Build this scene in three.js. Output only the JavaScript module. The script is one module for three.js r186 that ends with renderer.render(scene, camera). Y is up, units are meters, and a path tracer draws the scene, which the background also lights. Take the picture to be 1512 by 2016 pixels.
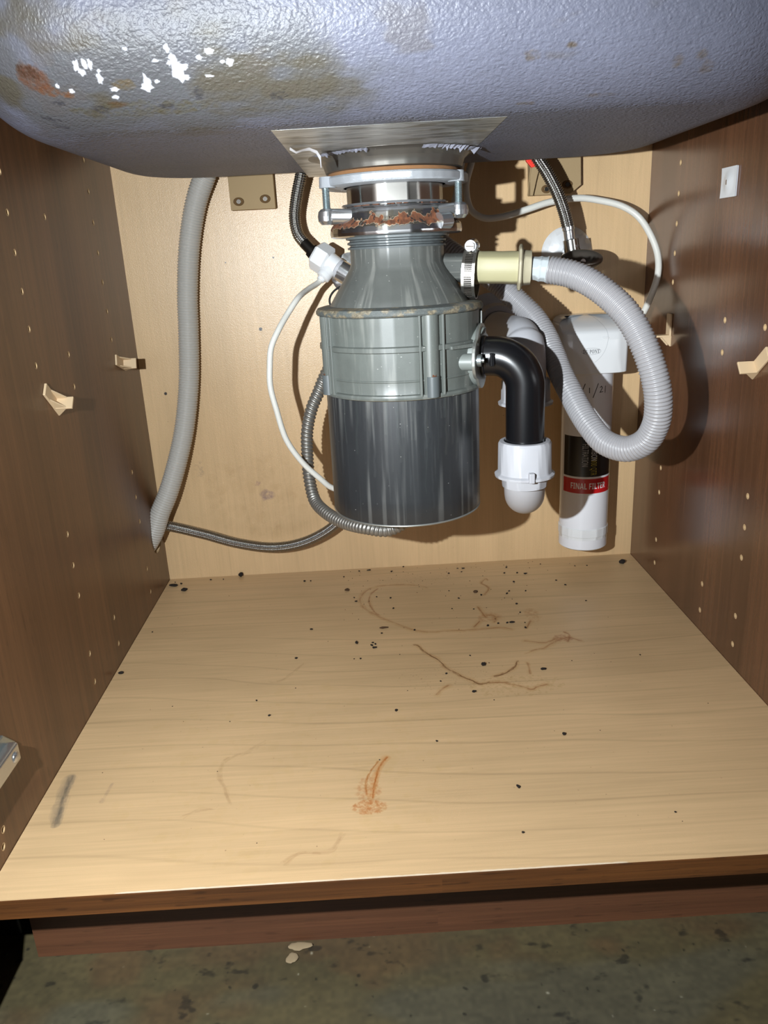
import * as THREE from 'three';
import { mergeGeometries, mergeVertices, toCreasedNormals } from 'three/addons/utils/BufferGeometryUtils.js';
import { RoundedBoxGeometry } from 'three/addons/geometries/RoundedBoxGeometry.js';

// ------------------------------------------------------------------ camera, light, exposure
const scene = new THREE.Scene();
scene.background = new THREE.Color(0x000000);
const camera = new THREE.PerspectiveCamera(2 * Math.atan(1008 / 1540) * 180 / Math.PI, 1512 / 2016, 0.01, 30);
camera.position.set(-0.0345, 0.4242, 1.0320);
camera.rotation.set(-0.31961, -0.01376, -0.05073, 'YXZ');
const renderer = new THREE.WebGLRenderer();
renderer.toneMapping = THREE.LinearToneMapping;
renderer.toneMappingExposure = 1.0;
renderer.shadowMap.enabled = true;
const LAMP = new THREE.Vector3(-0.203, 0.434, 0.96);       // the flashlight held to the left of the camera
const LAMP_AIM = new THREE.Vector3(0.19, 0.385, 0);           // where its beam is pointed
const LAMP_COLOR = new THREE.Color().setRGB(0.885, 0.955, 1.0);
const LAMP_SPILL = 2.3, LAMP_BEAM = 2.2;                     // candela around the beam, and in its hot spot

// ------------------------------------------------------------------ helpers
let seed = 12345;
const rnd = () => { seed = (seed * 1664525 + 1013904223) >>> 0; return seed / 4294967296; };
const V = (x, y, z) => new THREE.Vector3(x, y, z);
const taken = {};
function numbered(n) { const k = taken[n] = (taken[n] ?? -1) + 1; return k ? n + '_' + String(k).padStart(3, '0') : n; }
function tag(o, label, category, group, kind) {
  o.userData.label = label;
  if (category) o.userData.category = category;
  if (group) o.userData.group = group;
  if (kind) o.userData.kind = kind;
  return o;
}
function mesh(name, geo, mat, parent) {
  const m = new THREE.Mesh(geo, mat); m.name = name; m.castShadow = m.receiveShadow = true;
  (parent ?? scene).add(m); return m;
}
function thing(name, label, category, pos = [0, 0, 0], group) {
  const g = new THREE.Group(); g.name = numbered(name); g.position.set(...pos); scene.add(g);
  return tag(g, label, category, group);
}
function struct(name, label, pos = [0, 0, 0]) {
  const g = new THREE.Group(); g.name = name; g.position.set(...pos); scene.add(g);
  return tag(g, label, 'structure', null, 'structure');
}
const at = (g, x, y, z) => g.translate(x, y, z);
const box = (x0, x1, y0, y1, z0, z1) => at(new THREE.BoxGeometry(x1 - x0, y1 - y0, z1 - z0), (x0 + x1) / 2, (y0 + y1) / 2, (z0 + z1) / 2);
const rbox = (x0, x1, y0, y1, z0, z1, r = 0.002, s = 3) => at(new RoundedBoxGeometry(x1 - x0, y1 - y0, z1 - z0, s, r), (x0 + x1) / 2, (y0 + y1) / 2, (z0 + z1) / 2);
const merge = (a) => mergeGeometries(a.map(g => { const q = g.index ? g.toNonIndexed() : g; for (const k of Object.keys(q.attributes)) if (!['position', 'normal', 'uv'].includes(k)) q.deleteAttribute(k); return q; }));
// lathe from [r, y] pairs; hard corners kept by doubled points
function lathe(prof, seg = 96) {
  const g = new THREE.LatheGeometry(prof.map(([r, y]) => new THREE.Vector2(Math.max(r, 0.00001), y)), seg);
  return toCreasedNormals(g, 0.6);
}
// orient something built along +Y so that its axis runs from a to b
function along(g, a, b) {
  const d = b.clone().sub(a); const q = new THREE.Quaternion().setFromUnitVectors(V(0, 1, 0), d.normalize());
  return g.applyQuaternion(q).translate(a.x, a.y, a.z);
}
const rod = (a, b, r0, r1 = r0, seg = 32) => { const h = a.distanceTo(b); return along(at(new THREE.CylinderGeometry(r1, r0, h, seg), 0, h / 2, 0), a, b); };
const turned = (prof, a, b, seg = 48) => along(lathe(prof, seg), a, b);
// swept tube with a radius that may depend on arc length s and angle t
function sweep(pts, rad, step, radial, opt = {}) {
  const c = new THREE.CatmullRomCurve3(pts.map(p => p.isVector3 ? p : V(...p)), false, opt.type ?? 'centripetal');
  c.arcLengthDivisions = 600;
  const L = c.getLength(), n = Math.max(4, Math.round(L / step)), f = c.computeFrenetFrames(n, false);
  const pos = [], uv = [], idx = [];
  for (let i = 0; i <= n; i++) {
    const p = c.getPointAt(i / n), s = L * i / n, N = f.normals[i], B = f.binormals[i];
    for (let k = 0; k <= radial; k++) {
      const t = k / radial * Math.PI * 2, r = typeof rad === 'number' ? rad : rad(s, t, L);
      const cx = Math.cos(t) * r, sx = Math.sin(t) * r;
      pos.push(p.x + N.x * cx + B.x * sx, p.y + N.y * cx + B.y * sx, p.z + N.z * cx + B.z * sx);
      uv.push(k / radial, s);
    }
  }
  for (let i = 0; i < n; i++) for (let k = 0; k < radial; k++) {
    const a = i * (radial + 1) + k, b = a + radial + 1;
    idx.push(a, a + 1, b, b, a + 1, b + 1);
  }
  const caps = opt.caps ?? true;
  if (caps) for (const [row, flip] of [[0, 1], [n, 0]]) {
    const p = c.getPointAt(row / n), ci = pos.length / 3; pos.push(p.x, p.y, p.z); uv.push(0.5, 0);
    for (let k = 0; k < radial; k++) { const a = row * (radial + 1) + k; flip ? idx.push(ci, a + 1, a) : idx.push(ci, a, a + 1); }
  }
  const g = new THREE.BufferGeometry();
  g.setAttribute('position', new THREE.Float32BufferAttribute(pos, 3));
  g.setAttribute('uv', new THREE.Float32BufferAttribute(uv, 2));
  g.setIndex(idx); g.computeVertexNormals();
  // weld the normals of the seam
  const nr = g.attributes.normal;
  for (let i = 0; i <= n; i++) {
    const a = i * (radial + 1), b = a + radial;
    const v = V(nr.getX(a) + nr.getX(b), nr.getY(a) + nr.getY(b), nr.getZ(a) + nr.getZ(b)).normalize();
    nr.setXYZ(a, v.x, v.y, v.z); nr.setXYZ(b, v.x, v.y, v.z);
  }
  return g;
}
// loft through closed loops of equal length
function loft(loops, capA = true, capB = true) {
  const n = loops[0].length, pos = [], idx = [];
  loops.forEach(l => l.forEach(p => pos.push(p[0], p[1], p[2])));
  for (let i = 0; i + 1 < loops.length; i++) for (let k = 0; k < n; k++) {
    const a = i * n + k, b = i * n + (k + 1) % n, c = a + n, d = b + n; idx.push(a, b, c, c, b, d);
  }
  const cap = (row, flip) => {
    const l = loops[row]; const c = l.reduce((s, p) => [s[0] + p[0] / n, s[1] + p[1] / n, s[2] + p[2] / n], [0, 0, 0]);
    const ci = pos.length / 3; pos.push(...c);
    for (let k = 0; k < n; k++) { const a = row * n + k, b = row * n + (k + 1) % n; flip ? idx.push(ci, b, a) : idx.push(ci, a, b); }
  };
  if (capA) cap(0, true); if (capB) cap(loops.length - 1, false);
  const g = new THREE.BufferGeometry(); g.setAttribute('position', new THREE.Float32BufferAttribute(pos, 3)); g.setIndex(idx);
  g.setAttribute('uv', new THREE.Float32BufferAttribute(new Float32Array(pos.length / 3 * 2), 2));
  return toCreasedNormals(g, 0.7);
}

// ------------------------------------------------------------------ noise and textures
const perm = new Uint8Array(65536); { let s = 977; for (let i = 0; i < 65536; i++) { s = (s * 1103515245 + 12345) >>> 0; perm[i] = (s >>> 16) & 255; } }
const hsh = (x, y, k) => perm[((x * 73 + y * 9277 + k * 131) ^ (y * 57) ^ (x * 3119)) & 65535] / 255;
function vn(x, y, k = 0) {
  const xi = Math.floor(x), yi = Math.floor(y); let fx = x - xi, fy = y - yi;
  fx = fx * fx * (3 - 2 * fx); fy = fy * fy * (3 - 2 * fy);
  const a = hsh(xi, yi, k), b = hsh(xi + 1, yi, k), c = hsh(xi, yi + 1, k), d = hsh(xi + 1, yi + 1, k);
  return a + (b - a) * fx + (c - a) * fy + (a - b - c + d) * fx * fy;
}
const fbm = (x, y, k, o = 4) => { let s = 0, a = 0.5, n = 0; for (let i = 0; i < o; i++) { s += a * vn(x, y, k + i); n += a; x *= 2.03; y *= 2.03; a *= 0.5; } return s / n; };
const clamp01 = (v) => v < 0 ? 0 : v > 1 ? 1 : v;
const smooth = (a, b, v) => { const t = clamp01((v - a) / (b - a)); return t * t * (3 - 2 * t); };
function canvasOf(w, h) { const c = document.createElement('canvas'); c.width = w; c.height = h; return [c, c.getContext('2d')]; }
function paint(w, h, fn) {      // fn(px, py) -> [r, g, b] in 0..255 sRGB
  const [c, x] = canvasOf(w, h), im = x.createImageData(w, h), d = im.data;
  for (let j = 0, o = 0; j < h; j++) for (let i = 0; i < w; i++, o += 4) { const q = fn(i, j); d[o] = q[0]; d[o + 1] = q[1]; d[o + 2] = q[2]; d[o + 3] = 255; }
  x.putImageData(im, 0, 0); return [c, x];
}
function ctex(c, srgb = true, rep = false) {
  const t = new THREE.CanvasTexture(c); if (srgb) t.colorSpace = THREE.SRGBColorSpace;
  t.magFilter = THREE.LinearFilter; if (rep) t.wrapS = t.wrapT = THREE.RepeatWrapping; return t;
}
// maple laminate: g = along the grain, a = across the grain, metres
function maple(a, g, k, fig = 1) {
  const warp = fbm(a * 6, g * 2.2, k + 40, 3) * 0.05;
  const fine = vn(a * 900, g * 26, k) - 0.5, mid = vn(a * 260 + warp * 60, g * 9, k + 3) - 0.5;
  const band = fbm((a + warp) * 34, g * 1.6, k + 9, 3) - 0.5;
  const lineV = Math.abs(((a + warp * 1.4) * 30 + fbm(a * 4, g * 1.3, k + 17, 2) * 3.2) % 1 - 0.5) * 2;
  const line = smooth(0.88, 1, lineV) * (0.4 + 0.6 * vn(a * 20, g * 8, k + 5));
  const blotch = fbm(a * 14, g * 9, k + 60, 3) - 0.5;
  const v = 1 + 0.045 * fine + 0.035 * mid + 0.07 * band - 0.085 * fig * line + 0.09 * blotch;
  return v;
}
function darkWood(a, g, k) {
  const warp = fbm(a * 7, g * 1.5, k + 40, 3) * 0.06;
  const fine = vn(a * 1000, g * 22, k) - 0.5, mid = vn(a * 220 + warp * 40, g * 6, k + 3) - 0.5, band = fbm((a + warp) * 22, g * 1.1, k + 9, 3) - 0.5;
  const pore = smooth(0.8, 0.95, vn(a * 700, g * 60, k + 21)) * 0.12;
  return 1 + 0.13 * fine + 0.14 * mid + 0.34 * band - pore;
}
const W2 = 0.3282, D = 0.582;

// worktop of stains on the cabinet floor, in metres (x, z)
const MARKS = {
  ring: [[0.0314, 0.0786], [0.0185, 0.0702], [-0.0110, 0.0650], [-0.0382, 0.0673], [-0.0518, 0.0819], [-0.0578, 0.1003], [-0.0585, 0.1126], [-0.0534, 0.1314], [-0.0398, 0.1535], [-0.0277, 0.1676], [-0.0101, 0.1849], [0.0058, 0.2001], [0.0278, 0.2080], [0.0388, 0.2068], [0.0671, 0.2077], [0.0885, 0.2070], [0.1077, 0.2063], [0.1186, 0.2116]],
  inner: [[-0.0356, 0.0743], [-0.0439, 0.0895], [-0.0468, 0.1111], [-0.0457, 0.1264], [-0.0397, 0.1477], [-0.0361, 0.1539]],
  crackA: [[0.0034, 0.2362], [0.0078, 0.2391], [0.0115, 0.2502], [0.0195, 0.2628], [0.0266, 0.2726], [0.0335, 0.2910], [0.0437, 0.3049], [0.0500, 0.3139], [0.0566, 0.3197], [0.0648, 0.3286], [0.0744, 0.3267]],
  crackB: [[0.0744, 0.3267], [0.0868, 0.3271], [0.0944, 0.3309], [0.1065, 0.3381], [0.1153, 0.3449], [0.1215, 0.3398], [0.1316, 0.3360]],
  r1: [[0.0815, 0.3153], [0.0906, 0.3112], [0.1045, 0.2992], [0.1112, 0.2869]],
  r2: [[0.1232, 0.2705], [0.1357, 0.2639], [0.1452, 0.2615], [0.1552, 0.2521], [0.1633, 0.2471], [0.1789, 0.2393], [0.1901, 0.2492]],
  r3: [[0.1279, 0.2416], [0.1505, 0.2480], [0.1650, 0.2400]],
  r4: [[0.1214, 0.2903], [0.1198, 0.3135]],
  z1: [[0.1128, 0.0665], [0.1122, 0.0613], [0.1033, 0.0754], [0.1086, 0.0844], [0.1104, 0.0945], [0.1017, 0.1125]],
  z2: [[0.0889, 0.1472], [0.0913, 0.1648], [0.0932, 0.1762]],
  z3: [[0.0965, 0.1711], [0.1035, 0.1734], [0.1050, 0.1805], [0.1018, 0.1910]],
  z4: [[0.0857, 0.1862], [0.0763, 0.2011]],
  z5: [[0.1447, 0.1938], [0.1364, 0.2112]],
  z6: [[0.0188, 0.3439], [0.0260, 0.3331], [0.0327, 0.3280]],
  z7: [[0.1769, 0.2265], [0.1808, 0.2320], [0.1754, 0.2486]],
};
const FAINT = {
  cir: [[-0.1466, 0.4075], [-0.1632, 0.4226], [-0.1786, 0.4310], [-0.1814, 0.4545], [-0.1736, 0.4710], [-0.1648, 0.4911]],
  cir2: [[-0.2021, 0.5040], [-0.1913, 0.4969], [-0.1791, 0.4960]],
  cir3: [[-0.0723, 0.5363], [-0.0808, 0.5517], [-0.1059, 0.5548], [-0.1152, 0.5626]],
  cir4: [[-0.1205, 0.2650], [-0.1336, 0.2852], [-0.1414, 0.2983], [-0.1554, 0.3002]],
};
function stroke(x, pts, sx, sy, col, w, jit, n = 3) {
  for (let k = 0; k < n; k++) {
    x.strokeStyle = col; x.lineWidth = w * (0.5 + rnd()); x.lineCap = 'round'; x.lineJoin = 'round'; x.beginPath();
    const c = new THREE.CatmullRomCurve3(pts.map((p) => V(sx(p[0]) + (rnd() - 0.5) * jit, sy(p[1]) + (rnd() - 0.5) * jit, 0)), false, 'centripetal');
    const q = c.getPoints(pts.length * 8); let on = false;
    q.forEach((p, i) => { const gap = vn(p.x * 0.05, p.y * 0.05 + k * 7, 77) < 0.34; if (gap) { on = false; return; } const u = p.x + (rnd() - 0.5) * 2.4, v = p.y + (rnd() - 0.5) * 2.4; on ? x.lineTo(u, v) : x.moveTo(u, v); on = true; });
    x.stroke();
  }
}
function dabs(x, cx, cy, rx, ry, n, col, r0, r1) {       // a grainy stain made of many small dabs
  x.fillStyle = col;
  for (let i = 0; i < n; i++) {
    const a = rnd() * 6.283, q = Math.sqrt(rnd()); const r = r0 + (r1 - r0) * rnd() * rnd();
    x.beginPath(); x.ellipse(cx + Math.cos(a) * q * rx, cy + Math.sin(a) * q * ry, r * (0.6 + rnd()), r * (0.5 + 0.6 * rnd()), rnd() * 3, 0, 6.283); x.fill();
  }
}
const MAPLE = [200, 168, 126];
const floorTex = (() => {
  const w = 2048, h = 1816, S = w / (2 * W2);
  const [c, x] = paint(w, h, (i, j) => { const v = maple(j / S, i / S, 1); return [MAPLE[0] * v, MAPLE[1] * v * (0.995 + 0.005 * v), MAPLE[2] * (v * 1.1 - 0.1)]; });
  const sx = (m) => (m + W2) * S, sy = (m) => m * S;
  // water mark outlines and rust
  for (const k in MARKS) {
    const dark = k === 'crackA' || k === 'r1';
    stroke(x, MARKS[k], sx, sy, dark ? 'rgba(70,38,16,0.30)' : 'rgba(112,62,26,0.15)', dark ? 3.4 : 3.6, 7, 5);
    stroke(x, MARKS[k], sx, sy, 'rgba(140,88,44,0.055)', 16, 12, 3);
  }
  for (const k in FAINT) stroke(x, FAINT[k], sx, sy, 'rgba(120,88,54,0.06)', 6, 14, 5);
  dabs(x, sx(0.0985), sy(0.178), 0.014 * S, 0.013 * S, 160, 'rgba(125,70,24,0.05)', 3, 12);
  dabs(x, sx(0.150), sy(0.178), 0.008 * S, 0.02 * S, 120, 'rgba(125,70,24,0.05)', 3, 12);
  dabs(x, sx(0.172), sy(0.240), 0.012 * S, 0.008 * S, 160, 'rgba(120,66,24,0.07)', 2, 10);
  dabs(x, sx(0.02), sy(0.05), 0.06 * S, 0.02 * S, 260, 'rgba(60,35,15,0.13)', 1, 3);
  dabs(x, sx(0.03), sy(0.31), 0.05 * S, 0.03 * S, 200, 'rgba(60,35,15,0.15)', 1, 3);
  dabs(x, sx(0.10), sy(0.335), 0.05 * S, 0.02 * S, 300, 'rgba(110,70,20,0.07)', 2, 8);
  dabs(x, sx(0.0), sy(0.30), 0.33 * S, 0.29 * S, 300, 'rgba(50,30,14,0.30)', 0.7, 1.8);
  dabs(x, sx(-0.12), sy(0.44), 0.16 * S, 0.13 * S, 420, 'rgba(150,112,66,0.035)', 6, 26);
  // rust stain at the front
  const RA = [[-0.0348, 0.4413], [-0.0418, 0.4561], [-0.0466, 0.4783], [-0.0490, 0.4953]], RB = [[-0.0431, 0.4465], [-0.0507, 0.4622], [-0.0537, 0.4777], [-0.0524, 0.4908]];
  stroke(x, RA, sx, sy, 'rgba(140,66,20,0.30)', 3.4, 5, 5); stroke(x, RB, sx, sy, 'rgba(150,80,28,0.22)', 3.4, 6, 5);
  stroke(x, RA, sx, sy, 'rgba(180,112,50,0.12)', 18, 10, 4);
  dabs(x, sx(-0.0515), sy(0.486), 0.010 * S, 0.018 * S, 260, 'rgba(168,98,42,0.09)', 2, 8);
  dabs(x, sx(-0.0510), sy(0.506), 0.014 * S, 0.009 * S, 320, 'rgba(164,88,32,0.12)', 2, 7);
  // dark scuff at the left
  const SM = [[-0.3132, 0.4435], [-0.3101, 0.4709], [-0.3038, 0.5055]];
  stroke(x, SM, sx, sy, 'rgba(70,62,60,0.06)', 24, 14, 8); stroke(x, SM, sx, sy, 'rgba(50,46,48,0.09)', 7, 18, 8);
  stroke(x, [[-0.2735, 0.455], [-0.2755, 0.48]], sx, sy, 'rgba(90,76,66,0.06)', 9, 10, 4);
  // pale chipped edge at the front
  for (let i = 0; i < 420; i++) { const u = 0.15 * w + rnd() * 0.55 * w; x.fillStyle = 'rgba(216,198,172,0.4)'; x.beginPath(); x.ellipse(u, h - rnd() * 2, 4 + rnd() * 16, 0.8 + rnd() * 3, 0, 0, 6.283); x.fill(); }
  return ctex(c);
})();
const backTex = (() => {
  const w = 1440, h = 1584, S = w / (2 * W2);
  const [c, x] = paint(w, h, (i, j) => { const v = 1 + (maple(i / S, j / S, 33, 0.35) - 1) * 0.75; return [MAPLE[0] * v, MAPLE[1] * v * 1.0, MAPLE[2] * (v * 1.08 - 0.08)]; });
  const sx = (m) => (m + W2) * S, sy = (m) => h - m * S;
  x.fillStyle = 'rgb(28,18,12)';
  for (const [u, v, r] of [[-0.1667, 0.3388, 0.0021], [-0.1424, 0.4252, 0.0011], [-0.2024, 0.4221, 0.0008], [-0.2988, 0.2627, 0.0018]]) { x.beginPath(); x.arc(sx(u), sy(v), r * S, 0, 6.283); x.fill(); }
  dabs(x, sx(-0.1801), sy(0.1162), 0.010 * S, 0.006 * S, 90, 'rgba(70,52,78,0.06)', 2, 9);
  dabs(x, sx(-0.1902), sy(0.1335), 0.003 * S, 0.003 * S, 20, 'rgba(70,52,78,0.07)', 2, 5);
  dabs(x, sx(-0.268), sy(0.158), 0.006 * S, 0.012 * S, 40, 'rgba(70,60,70,0.05)', 2, 8);
  dabs(x, sx(-0.185), sy(0.115), 0.08 * S, 0.06 * S, 140, 'rgba(140,96,52,0.035)', 8, 30);
  dabs(x, 0.5 * w, 0.6 * h, 0.5 * w, 0.4 * h, 160, 'rgba(70,50,30,0.25)', 0.6, 1.8);
  return ctex(c);
})();
const darkTex = (k, base) => {
  const w = 1280, h = 1566, S = w / D;
  const [c, x] = paint(w, h, (i, j) => { const v = darkWood(i / S, j / S, k); return [base[0] * v, base[1] * (v * 1.06 - 0.06), base[2] * (v * 1.12 - 0.12)]; });
  dabs(x, w / 2, h / 2, w / 2, h / 2, 240, 'rgba(40,24,14,0.30)', 0.8, 2.6);
  return [c, x, S];
};
const DARKW = [90, 60, 41];
const leftTex = ctex(darkTex(5, [99, 68, 45])[0], true, true);
const rightTex = (() => {
  const [c, x, S] = darkTex(71, DARKW), X = (z) => z * S, Y = (y) => 1566 - y * S;     // local x = z, y up
  x.strokeStyle = 'rgba(30,18,12,0.6)'; x.lineWidth = 2;
  for (const [z0, y0, z1, y1] of [[0.262, 0.447, 0.258, 0.432], [0.185, 0.437, 0.185, 0.429]]) { x.beginPath(); x.moveTo(X(z0), Y(y0)); x.lineTo(X(z1), Y(y1)); x.stroke(); }
  return ctex(c, true, true);
})();
const kickTex = (() => { const [c] = paint(1280, 256, (i, j) => { const v = darkWood(j / 1950, i / 1950, 15); return [92 * v, 58 * (v * 1.06 - 0.06), 38 * (v * 1.1 - 0.1)]; }); return ctex(c, true, true); })();
const edgeTex = (() => { const [c] = paint(1280, 64, (i, j) => { const v = 0.86 + (darkWood(j / 1950, i / 1950, 95) - 1) * 1.3; return [112 * v, 68 * (v * 1.06 - 0.06), 32 * (v * 1.1 - 0.1)]; }); return ctex(c, true, true); })();
const linoTex = (() => {
  const w = 1400, h = 700, S = 1000;       // 1.4 m by 0.7 m, repeats
  const [c, x] = paint(w, h, (i, j) => {
    const a = i / S, b = j / S, v = 0.92 + 0.34 * (fbm(a * 12, b * 20, 3, 4) - 0.5) + 0.14 * (vn(a * 300, b * 300, 8) - 0.5) + 0.10 * (vn(a * 90, b * 260, 12) - 0.5);
    const br = smooth(0.56, 0.68, fbm(a * 9, b * 13, 24, 4)), gy = smooth(0.5, 0.66, fbm(a * 7, b * 16, 51, 3));
    const dk = smooth(0.66, 0.80, fbm(a * 70, b * 110, 91, 4)) * 0.7;
    let r = 80, g = 71, q = 46; r += (82 - r) * br; g += (66 - g) * br; q += (42 - q) * br; r += (78 - r) * gy; g += (73 - g) * gy; q += (55 - q) * gy;
    const m = v * (1 - 0.55 * dk); return [r * m, g * m, q * m];
  });
  dabs(x, w / 2, h / 2, w / 2, h / 2, 700, 'rgba(18,16,10,0.6)', 0.6, 2.4);
  dabs(x, w / 2, h / 2, w / 2, h / 2, 200, 'rgba(170,166,150,0.6)', 0.4, 1.4);
  return ctex(c, true, true);
})();
// orange-peel sound-deadening coat: height field, 0.16 m tile
const coatBump = (() => {
  const n = 1024, [c] = paint(n, n, (i, j) => {
    const P = (x, y, f, k) => { const X = x / n * f, Y = y / n * f, a = Math.floor(X), b = Math.floor(Y); let u = X - a, v = Y - b; u = u * u * (3 - 2 * u); v = v * v * (3 - 2 * v); const q = (p, r) => hsh(((p % f) + f) % f, ((r % f) + f) % f, k); return q(a, b) * (1 - u) * (1 - v) + q(a + 1, b) * u * (1 - v) + q(a, b + 1) * (1 - u) * v + q(a + 1, b + 1) * u * v; };
    const a = P(i, j, 44, 6), w = 0.5 * P(i + 9 * a, j * 1.0, 84, 1) + 0.33 * P(i, j, 128, 2) + 0.17 * P(i, j, 256, 3);
    const q = w * 255; return [q, q, q];
  }); return ctex(c, false, true);
})();
const fineBump = (() => { const n = 512, [c] = paint(n, n, (i, j) => { const q = 255 * (0.6 * hsh(i >> 1, j >> 1, 5) + 0.4 * hsh(i, j, 9)); return [q, q, q]; }); return ctex(c, false, true); })();
const sinkTex = (() => {
  // u -0.55..0.55, v -0.2..0.78 metres, seen from below and unrolled up the sides
  const w = 2048, S = w / 1.1, h = Math.round(0.98 * S);
  const [c, x] = paint(w, h, (i, j) => {
    const u = i / S - 0.55, v = j / S - 0.2;
    let n = 0.95 + 0.16 * (fbm(u * 16, v * 16, 7, 4) - 0.5) + 0.06 * (vn(u * 500, v * 500, 4) - 0.5);
    let r = 92 * n, g = 94 * n, b = 108 * n;
    // worn, grimy front left corner; its grey also darkened for weaker lamplight there
    const dx = (u + 0.175) / 0.135, dy = (v - 0.505) / 0.05, m = smooth(1.55, 0.6, Math.sqrt(dx * dx + dy * dy) + 1.3 * (fbm(u * 30, v * 30, 19, 4) - 0.5));
    const ol = smooth(0.42, 0.66, fbm(u * 26, v * 40, 29, 4)) * m;
    r += (68 - r) * m * 0.85; g += (68 - g) * m * 0.85; b += (69 - b) * m * 0.85;
    r += (62 - r) * ol * 0.7; g += (56 - g) * ol * 0.7; b += (43 - b) * ol * 0.7;
    // smears on the right and along the fold
    const s2 = smooth(0.60, 0.72, fbm(u * 22, v * 34, 67, 4)) * 0.35 * smooth(0.40, 0.45, v);
    r += (72 - r) * s2; g += (66 - g) * s2; b += (62 - b) * s2;
    return [r, g, b];
  });
  const X = (u) => (u + 0.55) * S, Y = (v) => (v + 0.2) * S;
  dabs(x, X(-0.237), Y(0.5185), 0.0135 * S, 0.0105 * S, 300, 'rgba(78,46,26,0.12)', 2, 8);
  dabs(x, X(-0.240), Y(0.5235), 0.010 * S, 0.006 * S, 160, 'rgba(46,24,14,0.16)', 1.5, 5);
  dabs(x, X(-0.226), Y(0.5100), 0.009 * S, 0.005 * S, 120, 'rgba(84,48,26,0.13)', 1.5, 5);
  dabs(x, X(-0.212), Y(0.5085), 0.005 * S, 0.003 * S, 50, 'rgba(88,50,26,0.16)', 1.5, 4);
  dabs(x, X(-0.172), Y(0.517), 0.007 * S, 0.005 * S, 70, 'rgba(78,56,38,0.12)', 2, 6);
  dabs(x, X(-0.180), Y(0.4985), 0.006 * S, 0.003 * S, 60, 'rgba(66,44,28,0.14)', 2, 5);
  dabs(x, X(-0.165), Y(0.492), 0.05 * S, 0.008 * S, 160, 'rgba(62,50,28,0.12)', 2, 9);
  for (const [u, v, l, t] of [[-0.1988, 0.5342, 5, 10], [-0.1926, 0.5354, 4, 8], [-0.1885, 0.535, 3.5, 9], [-0.196, 0.529, 5, 6], [-0.2182, 0.5159, 4, 5], [-0.208, 0.5125, 4, 5], [-0.1848, 0.5237, 4, 9], [-0.184, 0.530, 2.5, 3], [-0.1384, 0.5368, 4.5, 8], [-0.1410, 0.5330, 4, 4], [-0.1374, 0.5248, 9, 15], [-0.1330, 0.5295, 5, 5], [-0.1576, 0.5180, 5, 14], [-0.1580, 0.5130, 7, 8], [-0.151, 0.5185, 4, 3], [-0.1169, 0.5404, 6, 5], [-0.1230, 0.5360, 4, 3], [-0.1055, 0.531, 5, 7], [-0.1095, 0.532, 3, 3], [-0.1409, 0.5436, 3, 6], [-0.1327, 0.5202, 4, 5], [-0.178, 0.5134, 6, 5], [-0.1491, 0.5356, 4, 2.5], [-0.119, 0.521, 5, 2.5], [-0.165, 0.545, 3, 3], [-0.179, 0.506, 4, 4]]) {
    x.fillStyle = 'rgb(176,178,186)'; x.beginPath();
    for (let k = 0; k < 14; k++) { const a = k / 14 * 6.283, q = 0.6 + 0.65 * rnd(); k ? x.lineTo(X(u) + Math.cos(a) * l * q, Y(v) + Math.sin(a) * t * q) : x.moveTo(X(u) + l * q, Y(v)); }
    x.fill();
  }
  for (const [u, v, l, t] of [[-0.2322, 0.4772, 14, 4], [-0.2268, 0.4676, 10, 4], [-0.1916, 0.4937, 9, 6], [-0.0791, 0.4984, 9, 8], [-0.128, 0.506, 4, 12], [-0.222, 0.499, 9, 3], [-0.150, 0.494, 7, 4]]) dabs(x, X(u), Y(v), l * 1.2, t * 1.2, 40, 'rgba(34,32,38,0.16)', 1.5, 4);
  for (const [u, v, l, t, r] of [[0.168, 0.5115, 5, 12, 0.4], [0.182, 0.516, 5, 9, -0.3], [0.188, 0.504, 8, 14, -0.4], [0.0771, 0.5234, 9, 9, 0], [0.079, 0.4711, 12, 4, 0], [0.10, 0.530, 5, 3, 0], [0.1258, 0.4773, 22, 5, 0]]) dabs(x, X(u), Y(v), l, t, 60, 'rgba(66,54,46,0.09)', 1.5, 5);
  return ctex(c);
})();
sinkTex.wrapS = sinkTex.wrapT = THREE.ClampToEdgeWrapping;
const steelPatchTex = (() => {
  const [c] = paint(1024, 512, (i, j) => {
    const v = 0.80 + 0.26 * (vn(i / 60, j / 2.0, 3) - 0.5) + 0.22 * (vn(i / 140, j / 5, 13) - 0.5) + 0.2 * (fbm(i / 200, j / 26, 8, 4) - 0.5), d = smooth(0.58, 0.74, fbm(i / 120, j / 9, 44, 4)) * 0.7;
    return [198 * v * (1 - 0.38 * d), 198 * v * (1 - 0.42 * d), 194 * v * (1 - 0.52 * d)];
  }); return ctex(c);
})();
// mineral runs on the disposer: pale vertical streaks, specks and grime
function runs(base, k, w = 1024, h = 512, amt = 1) {
  const [c, x] = paint(w, h, (i, j) => {
    const a = i / w * 0.49, b = j / h * 0.12;
    const st = smooth(0.54, 0.78, fbm(a * 190, b * 9, k, 3)) * (0.4 + 0.6 * fbm(a * 60, b * 40, k + 8, 3)) * amt;
    const n = 1 + 0.10 * (fbm(a * 60, b * 60, k + 3, 4) - 0.5) + 0.05 * (vn(i, j, k + 2) - 0.5);
    const r = base[0] * n, g = base[1] * n, q = base[2] * n, t = st * 0.34;
    return [r + (168 - r) * t, g + (166 - g) * t, q + (158 - q) * t];
  });
  x.fillStyle = 'rgba(205,203,196,0.8)';
  for (let i = 0; i < 90; i++) { x.beginPath(); x.ellipse(rnd() * w, rnd() * h, 0.5 + rnd() * 1.3, 0.5 + rnd() * 1.8, 0, 0, 6.283); x.fill(); }
  return [c, x];
}
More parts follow.
